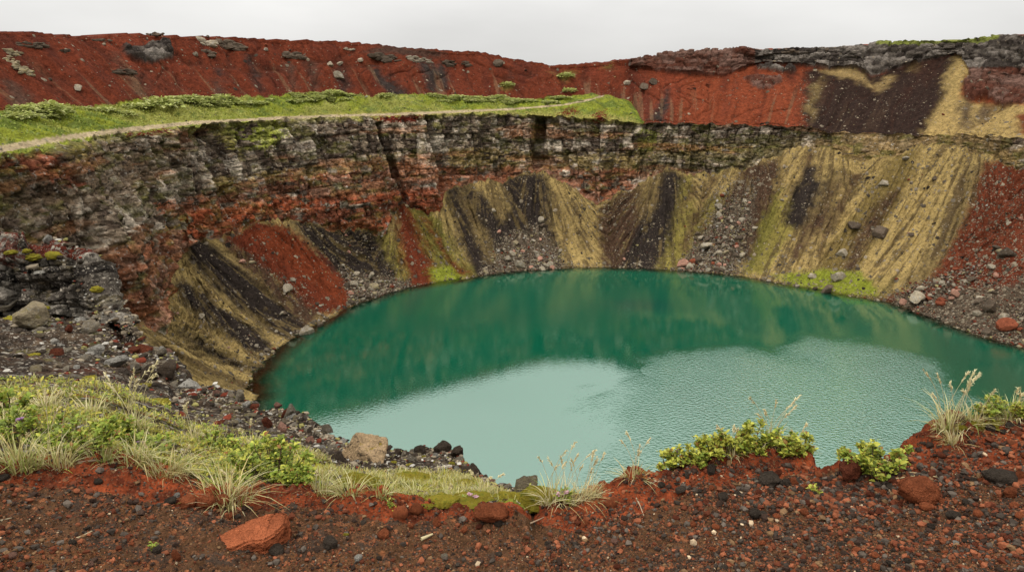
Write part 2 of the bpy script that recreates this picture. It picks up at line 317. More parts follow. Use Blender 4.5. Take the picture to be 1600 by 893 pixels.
# fans: streaks run down and outwards from the gully mouths
ap_px = [195, 285, 400, 455, 622, 692, 765, 848, 1042, 1168, 1285, 1440, 1500, 1700]
ip = np.argmin(np.abs(Rr - 0), axis=0); scr_top_px = PX[np.argmax(sec == 2)]
ap_phi = []
for a in ap_px:
    vis = np.where((PH > math.radians(-122)) & (PH < math.radians(100)))[0]; j = vis[np.argmin(np.abs(scr_top_px[vis] - a))]; ap_phi.append(PH[j])
ap_phi = np.array([-2.9, -2.4] + ap_phi + [2.3, 2.9]); near = np.argmin(np.abs(PHg[..., None] - ap_phi), axis=-1)
fan = (PHg - ap_phi[near]) / (1.28 - T2) * 82 + near * 37.7
disp = np.zeros_like(Rr); rnd = np.zeros_like(Rr)
m_s = (S2 == 1)
edge = np.sin(np.pi * np.clip(T2, 0, 1)) ** .5
scr = 1.1 * fbm(fan * .10, T2 * 1.2, seed=11, oct=3) + .55 * fbm(fan * .40, T2 * 1.4, seed=12, oct=4, gain=.6) + .12 * fbm(arc * 1.1, Rr * 1.1, Zz, seed=13, oct=3)
disp += np.where(m_s, scr * (.25 + .75 * edge), 0)
gul = (1 - np.abs(vnoise(fan * .42 + .8 * vnoise(T2 * 3, fan * .1, seed=18), T2 * .9, seed=16))) ** 5 + .6 * (1 - np.abs(vnoise(fan * 1.1 + .6 * vnoise(T2 * 4, fan * .2, seed=19), T2 * 1.2, seed=17))) ** 5
disp -= np.where(m_s, .85 * gul * edge, 0)
streak = fbm(fan * .75, T2 * 1.3, seed=14, oct=5, gain=.62)
m_b = (S2 == 0); disp += np.where(m_b, .5 * fbm(arc * .4, Rr * .4, seed=15) * (1 - T2), 0)
# cliff: buttresses, beds and joints, fissures
o1, r1, _ = blocks(arc, Zz, 21, 3.0, 2.6, 1.5); o2, r2, _ = blocks(arc, Zz, 22, 1.25, 1.2, .75); o2b, r2b, _ = blocks(arc, Zz, 26, .6, .7, .4); o2 = o2 + o2b
butt = 2.8 * fbm(arc * .085, Zz * .025, seed=23, oct=3) + 1.9 * fbm(arc * .30, Zz * .05, seed=24, oct=3)
cl = butt + o1 + o2 - 1.3 + .30 * fbm(arc * 1.6, Zz * 2.2, seed=25, oct=3)
fis = np.zeros_like(Rr)
for pts, wd, dp in (([(588, 196), (612, 255), (632, 315)], 4.5, 2.6), ([(672, 185), (684, 240), (692, 300)], 5, 2.4), ([(843, 174), (842, 225), (846, 272)], 8, 3.2), ([(775, 255), (780, 280)], 4, 1.0), ([(955, 255), (960, 300)], 4, 1.0), ([(330, 205), (355, 235), (380, 300)], 7, 1.2), ([(248, 385), (262, 450)], 5, 1.2), ([(230, 300), (238, 395)], 6, 1.0), ([(1010, 195), (1012, 240)], 6, .8), ([(880, 250), (890, 285)], 5, .9)):
    yy = np.array([p[1] for p in pts]); xx = np.interp(PY, yy, [p[0] for p in pts]); ins = sstep(yy[0] - 6, yy[0], PY) * (1 - sstep(yy[-1], yy[-1] + 5, PY))
    fis = np.maximum(fis, 2.3 * dp * np.exp(-((PX - xx) / wd) ** 2) * ins)
w_c = np.where(S2 == 2, sstep(0, .05, T2), 0); w_top = np.where(S2 == 2, 1 - .75 * sstep(.93, 1, T2), 0)
cl = cl * (1 - .55 * sstep(1230, 1330, PX) * (PY < 320)); disp += np.where(S2 == 2, (cl * w_top - fis) * w_c, 0); rnd = np.where(S2 == 2, .45 * r1 + .3 * r2 + .25 * r2b, rnd)
# terrace: hummocky turf
hum = .55 * fbm(X0 * .16, Y0 * .16, seed=31, oct=4) + .22 * fbm(X0 * .7, Y0 * .7, seed=32, oct=3)
disp += np.where(S2 == 3, hum * np.clip(T2 * 4, .15, 1), 0)
# red slope, with rock beds standing out of it
rills = .9 * fbm(arc * .12, T2 * 1.0, seed=41, oct=3) + .5 * fbm(arc * .6, T2 * 1.5, seed=42, oct=3) + .14 * fbm(arc * 1.4, Rr, Zz, seed=43, oct=2)
gul2 = (1 - np.abs(vnoise(arc * .20 + .9 * vnoise(T2 * 3, arc * .05, seed=48), T2 * .8, seed=46))) ** 6 + .6 * (1 - np.abs(vnoise(arc * .55 + .7 * vnoise(T2 * 4, arc * .1, seed=49), T2 * 1.1, seed=47))) ** 5
rills = rills - .75 * gul2
rocky_polys = [[(1508, 92), (1530, 62), (1610, 56), (1800, 50), (1800, 95), (1610, 92), (1560, 108), (1520, 124)], [(1503, 128), (1540, 118), (1610, 96), (1800, 100), (1800, 160), (1610, 158), (1572, 163), (1545, 152), (1508, 156)],
               [(1163, 122), (1190, 118), (1219, 121), (1222, 128), (1203, 142), (1180, 138)], [(1180, 102), (1245, 106), (1240, 112), (1190, 110)], [(192, 76), (262, 66), (276, 84), (238, 104), (200, 90)]]
wx = PX + 6 * fbm(arc * .5, Zz * .5, seed=44, oct=3); wy = PY + 4 * fbm(arc * .5, Zz * .5, seed=45, oct=3)
rk = np.zeros_like(Rr)
for p in rocky_polys: rk = np.maximum(rk, inpoly(wx, wy, p) * 1.0)
rk = np.where((S2 == 4) | (S2 == 5), rk, 0); rk = np.where((S2 == 5) & (PX > 985) & (PX < 1800) & (PY < 300), 1, rk)
for _ in range(2):
    rk = (rk + np.roll(rk, 1, 0) + np.roll(rk, -1, 0) + np.roll(rk, 1, 1) + np.roll(rk, -1, 1)) / 5
o3, r3, _ = blocks(arc, Zz, 51, 1.6, 2.4, 1.3); o4, r4, _ = blocks(arc, Zz, 52, .7, 1.1, .9)
up = (S2 == 4) | (S2 == 5)
disp += np.where(up, rills * (.3 + .7 * edge) * (1 - rk) * (S2 == 4) + rk * (o3 + o4 + .6 * fbm(arc * .2, Zz * .2, seed=53) - .2), 0)
rnd = np.where(up, .6 * r3 + .4 * r4, rnd)
X = X0 + nrm[..., 0] * disp; Y = Y0 + nrm[..., 1] * disp; Z = Zz + nrm[..., 2] * disp * np.where(S2 == 2, .35, 1)
PX, PY = project(np.stack([X, Y, Z], -1))

# ---- ground colours (the colour each cinder, ash or moss patch has)
TAN, TAND, BLK, DBR = alb(180, 154, 98), alb(138, 117, 76), alb(56, 48, 43), alb(86, 65, 50)
RED, RED2, RED3 = alb(116, 60, 40), alb(112, 54, 35), alb(136, 68, 43)
MOS, YGR, GRN = alb(122, 114, 56), alb(148, 134, 70), alb(140, 146, 52)
RUB, GRY, GRYL, DK = alb(98, 83, 68), alb(104, 97, 90), alb(150, 145, 138), alb(58, 53, 49)
RBR, OCH, OLV = alb(140, 82, 54), alb(132, 112, 66), alb(108, 96, 62)
C = np.zeros(Rr.shape + (3,)); C[:] = TAN
wa = 13 * fbm(fan * .35, T2 * 1.6, seed=61, oct=5, gain=.62) + 4 * fbm(arc * 1.2, Rr * 1.2, seed=62, oct=2); wb = 5 * fbm(arc * .6, Rr * .8, seed=63, oct=3)
gr_ = np.random.RandomState(5).randn(*PX.shape) * 4.2
qx, qy = PX + wa + gr_, PY + wb + np.roll(gr_, 7, 1) * .5
def paint(mask, c, k=1.0): C[mask] = C[mask] * (1 - k) + c * k
def pp(c, poly, m, k=1.0): paint(m & inpoly(qx, qy, poly), c, k)
E_ = (S2 == 4) | (S2 == 5) | (S2 == 6) | ((S2 == 3) & (PX >= 1003))
# scree
ms = (S2 <= 1)
for c, poly in (
    (TAN, [(0, 480), (265, 500), (290, 370), (350, 360), (480, 530), (400, 640), (0, 640)]),
    (BLK, [(284, 372), (318, 372), (400, 440), (478, 512), (450, 535), (400, 505), (340, 452), (300, 412)]),
    (BLK, [(268, 436), (300, 446), (395, 510), (432, 538), (426, 556), (380, 545), (320, 505), (285, 475)]),
    (BLK, [(266, 512), (300, 524), (372, 562), (412, 572), (404, 582), (350, 570), (300, 545)]),
    (TAND, [(200, 515), (255, 530), (330, 575), (400, 605), (380, 615), (300, 585), (230, 545)]),
    (DBR, [(336, 372), (362, 372), (430, 430), (500, 490), (478, 512), (420, 455), (370, 410)]),
    (RED2, [(346, 370), (398, 348), (445, 352), (500, 400), (572, 466), (545, 482), (500, 492), (440, 440), (385, 395)]),
    (alb(124, 60, 36), [(385, 362), (432, 352), (500, 405), (572, 466), (530, 480), (470, 432)]),
    (BLK, [(440, 340), (520, 356), (596, 360), (622, 400), (650, 445), (600, 458), (560, 470), (505, 405)]),
    (RUB, [(530, 425), (580, 430), (640, 436), (655, 452), (560, 478)]),
    (YGR, [(588, 364), (612, 362), (646, 438), (622, 436)]),
    (RED2, [(610, 314), (640, 318), (690, 425), (700, 446), (645, 450), (626, 400)]),
    (MOS, [(637, 318), (664, 328), (692, 345), (722, 405), (752, 432), (690, 448), (668, 400)]),
    (GRN, [(668, 418), (712, 416), (728, 434), (680, 446)]),
    (RED2, [(656, 335), (664, 335), (700, 395), (735, 428), (722, 432), (690, 400)]),
    (BLK, [(690, 292), (722, 288), (752, 300), (800, 372), (830, 428), (745, 432), (712, 372)]),
    (TAND, [(712, 296), (724, 296), (770, 390), (812, 424), (772, 424), (748, 382)]),
    (TAN, [(752, 282), (770, 276), (790, 300), (800, 345), (790, 352), (765, 310)]),
    (BLK, [(780, 280), (850, 268), (866, 300), (884, 420), (800, 424), (784, 350), (794, 330)]),
    (RUB, [(790, 372), (842, 352), (872, 380), (884, 424), (760, 430)]),
    (TAN, [(858, 276), (886, 288), (937, 322), (937, 415), (884, 420), (866, 350)]),
    (TAND, [(868, 300), (874, 300), (898, 380), (888, 380)]), (TAND, [(884, 305), (890, 305), (922, 390), (908, 390)]),
    (DBR, [(936, 322), (990, 292), (1012, 282), (1000, 350), (984, 424), (936, 420)]),
    (TAND, [(1000, 292), (1040, 262), (1030, 310), (1002, 346)]),
    (BLK, [(1036, 260), (1066, 274), (1066, 320), (1044, 425), (962, 424), (994, 360), (1022, 318)]),
    (YGR, [(1066, 274), (1170, 258), (1132, 312), (1084, 395), (1062, 424), (1034, 424), (1052, 352)]),
    (TAN, [(1080, 276), (1168, 260), (1130, 300), (1085, 330)]),
    (DBR, [(1080, 284), (1092, 284), (1070, 330), (1056, 350)]),
    (DBR, [(1160, 260), (1228, 242), (1204, 290), (1166, 390), (1146, 432), (1058, 424), (1090, 370), (1130, 310)]),
    (RUB, [(1130, 320), (1176, 310), (1160, 395), (1146, 432), (1058, 424), (1090, 372)]),
    (TAN, [(1226, 238), (1290, 222), (1336, 256), (1400, 243), (1306, 400), (1240, 440), (1144, 432), (1204, 296)]),
    (YGR, [(1204, 330), (1240, 300), (1236, 370), (1200, 428), (1150, 428)]),
    (BLK, [(1238, 288), (1288, 280), (1304, 300), (1272, 340), (1246, 366), (1230, 345)]),
    (DBR, [(1262, 232), (1276, 230), (1262, 282), (1250, 282)]), (TAND, [(1300, 262), (1330, 262), (1290, 340), (1256, 392), (1246, 380)]),
    (DBR, [(1212, 262), (1226, 256), (1196, 340), (1170, 405), (1156, 405), (1186, 330)]), (BLK, [(1256, 262), (1284, 256), (1262, 330), (1238, 352)]), (DBR, [(1296, 296), (1318, 280), (1282, 352), (1246, 410), (1236, 400)]), (DBR, [(1334, 268), (1350, 266), (1310, 350), (1276, 408), (1268, 398)]),
    (MOS, [(1210, 300), (1226, 290), (1204, 380), (1180, 425), (1160, 425)]), (DBR, [(1466, 240), (1480, 238), (1446, 330), (1404, 420), (1392, 418), (1430, 330)]), (BLK, [(1500, 250), (1522, 248), (1500, 320), (1470, 390), (1456, 390), (1482, 320)]), (DBR, [(1110, 275), (1124, 272), (1092, 350), (1070, 395), (1064, 380)]),
    (OCH, [(1396, 244), (1444, 224), (1420, 290), (1376, 360), (1340, 432), (1262, 432), (1312, 372), (1350, 310)]),
    (DBR, [(1388, 300), (1410, 290), (1366, 360), (1332, 430), (1308, 430), (1340, 372)]),
    (TAN, [(1440, 222), (1545, 245), (1508, 350), (1452, 452), (1336, 442), (1376, 360), (1420, 290)]),
    (TAND, [(1505, 260), (1546, 250), (1508, 350), (1452, 448), (1410, 446), (1466, 370)]),
    (GRN, [(1214, 428), (1290, 420), (1344, 424), (1372, 462), (1296, 462), (1226, 448)]),
    (RED, [(1543, 250), (1610, 250), (1800, 260), (1800, 600), (1610, 560), (1368, 470), (1450, 440), (1506, 352)]),
    (RUB, [(1400, 462), (1480, 430), (1560, 420), (1800, 430), (1800, 620), (1610, 570), (1500, 520), (1390, 478)]),
    (RED2, [(1470, 445), (1500, 420), (1570, 400), (1610, 410), (1610, 440), (1530, 450)]),
): pp(c, poly, ms)
# streaks of darker and paler ash down every fan
isTan0 = (np.abs(C - TAN).sum(-1) < 1e-6) | (np.abs(C - YGR).sum(-1) < 1e-6) | (np.abs(C - TAND).sum(-1) < 1e-6); isB0 = (np.abs(C - BLK).sum(-1) < 1e-6) | (np.abs(C - DBR).sum(-1) < 1e-6)
Cs_ = C.copy()
for _ in range(4):
    Cs_[1:-1, 1:-1] = (Cs_[1:-1, 1:-1] * 2 + Cs_[:-2, 1:-1] + Cs_[2:, 1:-1] + 1.5 * Cs_[1:-1, :-2] + 1.5 * Cs_[1:-1, 2:]) / 7
C = np.where(ms[..., None], Cs_, C)
st2 = streak + .35 * fbm(arc * .8, Rr * .8, seed=64, oct=3)
k = sstep(.04, .22, st2)[..., None] * .7; isTan = isTan0
C = np.where((ms & isTan)[..., None], C * (1 - k) + alb(84, 68, 50) * k, C)
k = sstep(.14, .32, -st2)[..., None] * .55; isB = isB0
C = np.where((ms & isB)[..., None], C * (1 - k) + TAND * k, C)
k = (sstep(.15, .4, fbm(arc * .12 + 9, T2 * 2, seed=65)) * sstep(.35, .0, T2))[..., None] * .4
C = np.where((ms & isTan & (PX > 600))[..., None], C * (1 - k) + MOS * k, C)
C = np.where((S2 == 0)[..., None], C * .3 + alb(70, 72, 50) * .55, C)
wet = np.where(S2 == 1, 1 - sstep(.008, .03, T2 + .006 * fbm(arc, arc * 0, seed=66)), 0)[..., None]
C = C * (1 - .55 * wet)                                     # wet shingle at the water's edge
# cliff
mc = (S2 == 2); C[mc] = GRY
n1 = fbm(arc * .09, Zz * .35, seed=67, oct=4)
k = (sstep(.30, .6, rnd) * mc)[..., None]; C = C * (1 - .0 * k)
C = np.where(mc[..., None], np.where((rnd > .62)[..., None], alb(160, 147, 130), np.where((rnd < .40)[..., None], alb(74, 62, 52), alb(120, 105, 88))), C)
for c, poly in (
    (alb(96, 78, 60), [(-200, 240), (60, 232), (200, 215), (300, 235), (240, 290), (130, 325), (-200, 380)]),
    (OLV, [(-200, 262), (20, 262), (40, 300), (-10, 340), (-200, 350)]),
    (RED2, [(-200, 240), (70, 232), (110, 262), (130, 300), (60, 275), (-200, 262)]),
    (RBR, [(130, 415), (200, 385), (232, 380), (300, 308), (345, 294), (440, 276), (560, 258), (610, 250), (700, 262), (760, 262), (1000, 262), (1000, 340), (700, 400), (300, 400), (290, 540), (100, 560)]),
    (alb(156, 92, 62), [(240, 318), (360, 312), (420, 322), (400, 356), (330, 352), (270, 345)]),
    (alb(136, 66, 40), [(280, 338), (440, 310), (620, 300), (690, 290), (690, 335), (600, 366), (440, 345), (290, 378)]),
    (OCH, [(330, 282), (620, 238), (620, 258), (450, 280), (345, 300)]),
    (OCH, [(700, 232), (838, 234), (838, 262), (700, 258)]), (OCH, [(850, 238), (1000, 236), (1000, 264), (850, 264)]),
    (OLV, [(1000, 216), (1260, 214), (1240, 240), (1160, 264), (1000, 268)]),
    (OCH, [(1000, 224), (1180, 226), (1170, 236), (1000, 240)]),
    (alb(150, 126, 66), [(1290, 236), (1410, 232), (1390, 246), (1330, 258)]), (alb(150, 126, 66), [(1536, 238), (1620, 240), (1620, 262), (1540, 250)]),
    (GRN, [(345, 192), (440, 188), (446, 214), (420, 232), (390, 234), (364, 214)]), (MOS, [(322, 198), (346, 194), (390, 236), (378, 246)]),
    (MOS, [(836, 186), (850, 186), (850, 230), (838, 230)]), (MOS, [(672, 192), (690, 192), (688, 206), (676, 206)]),
    (MOS, [(284, 330), (298, 336), (270, 366), (260, 352)]),
    (GRN, [(1006, 200), (1022, 205), (1018, 238), (1006, 236)]), (OCH, [(100, 225), (135, 225), (160, 262), (120, 255)]),
): pp(c, poly, mc & (fbm(arc * .5, Zz * 1.1, seed=74, oct=3) > -.28), .72)
bnd = fbm(arc * .03, Zz * .55, seed=75, oct=3); k = (sstep(.12, .3, bnd) * mc)[..., None] * .5; C = C * (1 - k) + alb(62, 50, 42) * k
k = (sstep(.15, .35, fbm(arc * .06 + 7, Zz * .5 + 3, seed=76, oct=4)) * mc)[..., None] * .5; C = C * (1 - k) + alb(140, 92, 60) * k
C = np.where(mc[..., None], C * 1.7, C)
bright = sstep(.72, .8, rnd); C = np.where((mc & (PY < 285))[..., None], C * (1 + .45 * bright[..., None]), C)
k = (sstep(-.12, .12, fbm(arc * .14, Zz * .25, seed=77, oct=4) + .25 * (1 - T2)) * mc * sstep(1225, 1300, PX) * (PY < 320))[..., None] * .9; C = C * (1 - k) + alb(150, 124, 82) * k
g_led = (sstep(.05, .3, fbm(arc * .35, Zz * .9, seed=68, oct=4)) * sstep(.35, .8, nrm[..., 2] + .35 + .5 * fbm(arc, Zz * 2, seed=69)))[..., None] * .6
C = np.where(mc[..., None], C * (1 - g_led) + alb(104, 102, 46) * g_led, C)
up_edge = np.where(mc, sstep(.93, .99, T2 + .04 * fbm(arc * .3, arc * 0, seed=70)), 0)[..., None] * (PX < 1000)[..., None]
C = C * (1 - .8 * up_edge) + alb(140, 134, 70) * .8 * up_edge
# terrace
mt = (S2 == 3) & (PX < 1003); C[mt] = GRN
gn = fbm(X * .10, Y * .10, seed=71, oct=4); gn2 = fbm(X * .45, Y * .45, seed=72, oct=3)
k = sstep(-.05, .35, gn + .5 * gn2)[..., None]; C = np.where(mt[..., None], C * (1 - k) + alb(150, 150, 74) * k, C)
k = sstep(.15, .4, gn2 - .3 * gn)[..., None] * .8; C = np.where(mt[..., None], C * (1 - k) + alb(98, 112, 52) * k, C)
k = np.where(mt, (1 - sstep(.10, .30, T2 + .1 * gn)), 0)[..., None] * (.75 * sstep(400, 600, PX)[..., None]); C = C * (1 - k) + alb(166, 154, 88) * k
for poly in ([(196, 208), (262, 202), (262, 208), (200, 213)], [(575, 184), (662, 178), (650, 190), (600, 192)], [(878, 176), (892, 168), (900, 178), (886, 188)], [(924, 176), (946, 172), (944, 190), (930, 190)]):
    paint((mt | (mc & (T2 > .85))) & inpoly(qx, qy, poly), alb(112, 48, 32))
# slope above
srk = fbm(arc * .7, T2 * 1.2, seed=83, oct=4)
C[E_] = RED2
k = sstep(960, 1120, PX)[..., None]; C = np.where(E_[..., None], C * (1 - k) + RED3 * k, C)
k = (sstep(.08, .4, fbm(arc * .7, T2 * .9, seed=81, oct=5, gain=.6)))[..., None] * .55; C = np.where(E_[..., None], C * (1 - k) + alb(80, 42, 34) * k, C)
k = (sstep(.1, .5, fbm(arc * .12 + 50, T2 * .7, seed=82, oct=4)))[..., None] * .4; C = np.where(E_[..., None], C * (1 - k) + alb(132, 64, 44) * k, C)
for c, poly in (
    (DK, [(330, 104), (342, 106), (368, 146), (352, 148)]), (DK, [(385, 84), (396, 86), (410, 142), (398, 142)]), (DK, [(476, 96), (488, 98), (500, 140), (488, 140)]), (DK, [(520, 104), (532, 104), (548, 142), (536, 144)]), (DK, [(212, 112), (222, 114), (252, 150), (240, 150)]), (DK, [(572, 106), (600, 104), (628, 140), (640, 150), (612, 150)]), (DK, [(650, 96), (690, 98), (706, 140), (672, 145)]), (alb(80, 58, 48), [(600, 70), (690, 80), (690, 92), (560, 80)]),
    (DK, [(786, 108), (794, 108), (800, 128), (792, 132)]), (DK, [(1040, 136), (1052, 136), (1046, 192), (1022, 192)]),
    (alb(92, 66, 54), [(440, 100), (456, 100), (470, 140), (458, 142)]), (alb(92, 66, 54), [(478, 92), (490, 92), (502, 138), (488, 138)]), (alb(92, 66, 54), [(176, 80), (184, 80), (230, 148), (214, 150)]), (alb(92, 66, 54), [(0, 125), (20, 128), (60, 160), (20, 168)]),
    (alb(92, 66, 54), [(330, 120), (340, 122), (352, 148), (340, 150)]),
    (alb(48, 40, 35), [(1262, 108), (1345, 98), (1362, 118), (1440, 92), (1506, 80), (1494, 120), (1436, 226), (1250, 226)]),
    (alb(166, 140, 92), [(1276, 108), (1336, 104), (1352, 122), (1372, 136), (1388, 116), (1398, 122), (1372, 148), (1340, 124), (1300, 116)]),
    (TAND, [(1424, 92), (1436, 88), (1432, 112), (1420, 108)]), (TAND, [(1262, 170), (1272, 130), (1290, 118), (1276, 160), (1266, 196)]),
    (TAN, [(1494, 88), (1512, 90), (1520, 110), (1504, 128), (1506, 160), (1570, 164), (1640, 162), (1640, 232), (1430, 232), (1468, 160)]),
    (alb(96, 80, 62), [(1508, 150), (1520, 160), (1512, 200), (1500, 205), (1498, 172)]), (alb(96, 80, 62), [(1535, 165), (1560, 165), (1530, 195), (1520, 190)]),
    (RED2, [(1588, 180), (1640, 170), (1640, 212), (1596, 208)]),
    (MOS, [(782, 130), (796, 127), (804, 137), (790, 141)]), (MOS, [(870, 118), (884, 113), (900, 112), (888, 126), (880, 130)]), (OCH, [(856, 110), (864, 110), (862, 117)]), (MOS, [(940, 104), (960, 100), (948, 110)]),
): pp(c, poly, E_ & ((srk > -.14) if c is DK or PX is None else (srk > -9)), .95)
Cs_ = C.copy()
for _ in range(5):
    Cs_[1:-1, 1:-1] = (Cs_[1:-1, 1:-1] * 2 + Cs_[:-2, 1:-1] + Cs_[2:, 1:-1] + 1.5 * Cs_[1:-1, :-2] + 1.5 * Cs_[1:-1, 2:]) / 7
C = np.where((S2 == 4)[..., None], Cs_, C)
k = (sstep(.5, 1.1, gul2) * (S2 == 4))[..., None] * .4; C = C * (1 - k) + alb(74, 48, 38) * k
k = (sstep(.3, .5, fbm(arc * .9 + 31, T2 * .7, seed=84, oct=4)) * (S2 == 4) * sstep(.8, .3, T2) * (1 - .8 * sstep(1235, 1275, PX)))[..., None] * .45; C = C * (1 - k) + alb(140, 112, 84) * k
rkc = np.where((rnd > .58)[..., None], alb(140, 130, 120), np.where((rnd < .38)[..., None], alb(76, 68, 62), alb(106, 97, 88)))
redk = (((PX > 985) & (PX < 1180)) | ((PX > 1500) & (PY > 105)) | ((PX > 1150) & (PX < 1230) & (PY > 112)))[..., None] * .6
rkc = rkc * (1 - redk) + alb(116, 60, 40) * redk
k = np.clip(rk * 1.2, 0, 1)[..., None] * up[..., None]; C = C * (1 - k) + rkc * k
m6 = (S2 == 6) | ((S2 == 5) & (T2 > .8)); k = (m6 & (PX > 1370) & (PX < 1560))[..., None] * .9; C = C * (1 - k) + alb(134, 140, 66) * k
C = C * (1 + .13 * fbm(arc * .9, Rr * .9, Zz * .9, seed=91, oct=3))[..., None]
C = np.clip(C, .004, .8)
# path worn along the terrace
path_px = np.array([(-200, 264), (0, 233), (60, 222), (130, 211), (215, 201), (300, 192), (420, 185.5), (520, 181), (620, 178.5), (700, 175), (800, 170.5), (880, 164), (925, 155), (945, 148)])
yc = np.interp(PX, path_px[:, 0], path_px[:, 1]); hw = np.interp(PX, [-200, 0, 130, 300, 500, 900], [7, 5.5, 4.2, 2.8, 2.0, 1.3])
pathv = (mt | (mc & (T2 > .97))) & (np.abs(PY - yc) < hw + .6 * vnoise(arc * .8, arc * 0)) & (PX < 945)
C[pathv] = alb(190, 170, 136) * (1 + .06 * vnoise(arc, Rr))[pathv][:, None]

isR = inpoly_any = np.zeros(Rr.shape, bool)
for p in ([(530, 425), (580, 430), (640, 436), (655, 452), (560, 478)], [(770, 372), (842, 345), (872, 380), (884, 424), (750, 432)], [(1130, 280), (1186, 280), (1160, 395), (1146, 432), (1058, 424), (1090, 372)], [(1380, 458), (1480, 420), (1560, 395), (1800, 400), (1800, 620), (1610, 570), (1500, 520)]): isR = isR | inpoly(qx, qy, p)
lum = C @ np.array([.3, .6, .1]); cl0 = .5 + sstep(-.2, .4, fbm(X * .10, Y * .10, Z * .10, seed=95, oct=3))
ST = np.where(S2 == 1, np.where(lum < .05, .20, .15), np.where(S2 >= 4, np.where(PX > 1250, .08, .035), np.where(S2 == 3, .12, .3))) * cl0
ST = np.where(ms & isR, .80, ST); ST = np.where((S2 == 1) & (T2 < .06), np.maximum(ST, .5), ST); ST = np.where(ms & ~isR & (PX > 1480) & inpoly(qx, qy, [(1543, 250), (1800, 250), (1800, 600), (1430, 470), (1506, 352)]), .38, ST)
V = np.stack([X, Y, Z], -1).reshape(-1, 3); Cf = C.reshape(-1, 3); STf = ST.reshape(-1)
FA = grid_faces(NR, NCOL); fsec = np.broadcast_to(sec[:-1, None], FA.shape[:2]); fpath = pathv[:-1, :-1]
def submesh(name, mask, mat, label, cat):
    f = FA[mask]; u, inv = np.unique(f, return_inverse=True)
    o = link(name, mesh_np(name, V[u], inv.reshape(f.shape), Cf[u], [mat], extra={'stony': STf[u]})); return struct(o, label, cat)
wallfaces = fsec < 99
submesh('lake_bed', fsec == 0, M['slope'], 'olive brown stony bed of the crater lake showing through the shallows', 'lake bed')
submesh('scree_slope', fsec == 1, M['slope'], 'fans of tan, black and red scree running down to the lake', 'scree slope')
submesh('crater_cliff', (fsec == 2) & ~fpath, M['far'], 'layered cliff of grey lava over red brown rock ringing the lake', 'cliff')
submesh('grassy_terrace', (fsec == 3) & ~fpath & (np.broadcast_to(PX[:-1, :-1] < 1006, fsec.shape)), M['turf'], 'green grassy terrace between the cliff and the red slope', 'terrace')
submesh('footpath', fpath, M['turf'], 'pale dirt footpath worn along the grassy terrace', 'path')
submesh('crater_rim', (((fsec >= 4) | ((fsec == 3) & (PX[:-1, :-1] >= 1006)))) & ~fpath, M['slope'], 'red cinder slope rising to the rocky rim of the crater', 'hillside')

# ------------------------------------------------------------------ the lake
wr = np.concatenate([np.linspace(0, 40, 12, endpoint=False), np.linspace(40, 78, 130)])
WP = np.linspace(-math.pi, math.pi, 721); shore = np.interp(WP, PH, rings[0][0])
rr = wr[:, None] * np.ones_like(WP)[None]; depth = (shore[None] - rr) * 16 / 26
wx_, wy_ = CX + rr * np.sin(WP)[None], CY + rr * np.cos(WP)[None]
dk = np.exp(-(((wx_ - 24.5 + .08 * (wy_ - 127)) / 6.0) ** 2 + ((wy_ - 126.5) / 3.4) ** 2))  # soft oval of darker water colour on the far side of the lake
Vw = np.stack([wx_, wy_, 0 * rr], -1).reshape(-1, 3)
wm = bpy.data.materials.new('lake_water'); wm.use_nodes = True; nt = wm.node_tree; nt.nodes.clear()
out = N(nt, 'ShaderNodeOutputMaterial'); dif = N(nt, 'ShaderNodeBsdfDiffuse'); glo = N(nt, 'ShaderNodeBsdfGlossy'); glo.inputs['Roughness'].default_value = .012; glo.inputs['Color'].default_value = (.86, 1.0, .93, 1)
tr = N(nt, 'ShaderNodeBsdfTransparent'); tr.inputs['Color'].default_value = (.45, .75, .6, 1)
dep = N(nt, 'ShaderNodeAttribute', attribute_name='depth'); dsp = N(nt, 'ShaderNodeAttribute', attribute_name='darkish')
geo = N(nt, 'ShaderNodeNewGeometry')
wn = N(nt, 'ShaderNodeTexNoise'); wn.inputs['Scale'].default_value = .035; wn.inputs['Detail'].default_value = 3; nt.links.new(geo.outputs['Position'], wn.inputs['Vector'])
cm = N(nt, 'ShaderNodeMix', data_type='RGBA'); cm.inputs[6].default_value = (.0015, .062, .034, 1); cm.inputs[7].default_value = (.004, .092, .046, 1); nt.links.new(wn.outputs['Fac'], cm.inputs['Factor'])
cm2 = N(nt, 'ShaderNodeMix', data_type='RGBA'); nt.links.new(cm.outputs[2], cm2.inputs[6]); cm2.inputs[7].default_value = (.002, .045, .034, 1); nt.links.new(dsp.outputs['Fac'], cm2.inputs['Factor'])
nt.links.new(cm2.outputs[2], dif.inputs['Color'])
ex = N(nt, 'ShaderNodeMapRange'); ex.inputs['From Min'].default_value = 0; ex.inputs['From Max'].default_value = 2.6; ex.interpolation_type = 'SMOOTHSTEP'; nt.links.new(dep.outputs['Fac'], ex.inputs['Value'])
body = N(nt, 'ShaderNodeMixShader'); nt.links.new(ex.outputs[0], body.inputs[0]); nt.links.new(tr.outputs[0], body.inputs[1]); nt.links.new(dif.outputs[0], body.inputs[2])
fr = N(nt, 'ShaderNodeFresnel'); fr.inputs['IOR'].default_value = 3.0
fin = N(nt, 'ShaderNodeMixShader'); nt.links.new(fr.outputs[0], fin.inputs[0]); nt.links.new(body.outputs[0], fin.inputs[1]); nt.links.new(glo.outputs[0], fin.inputs[2])
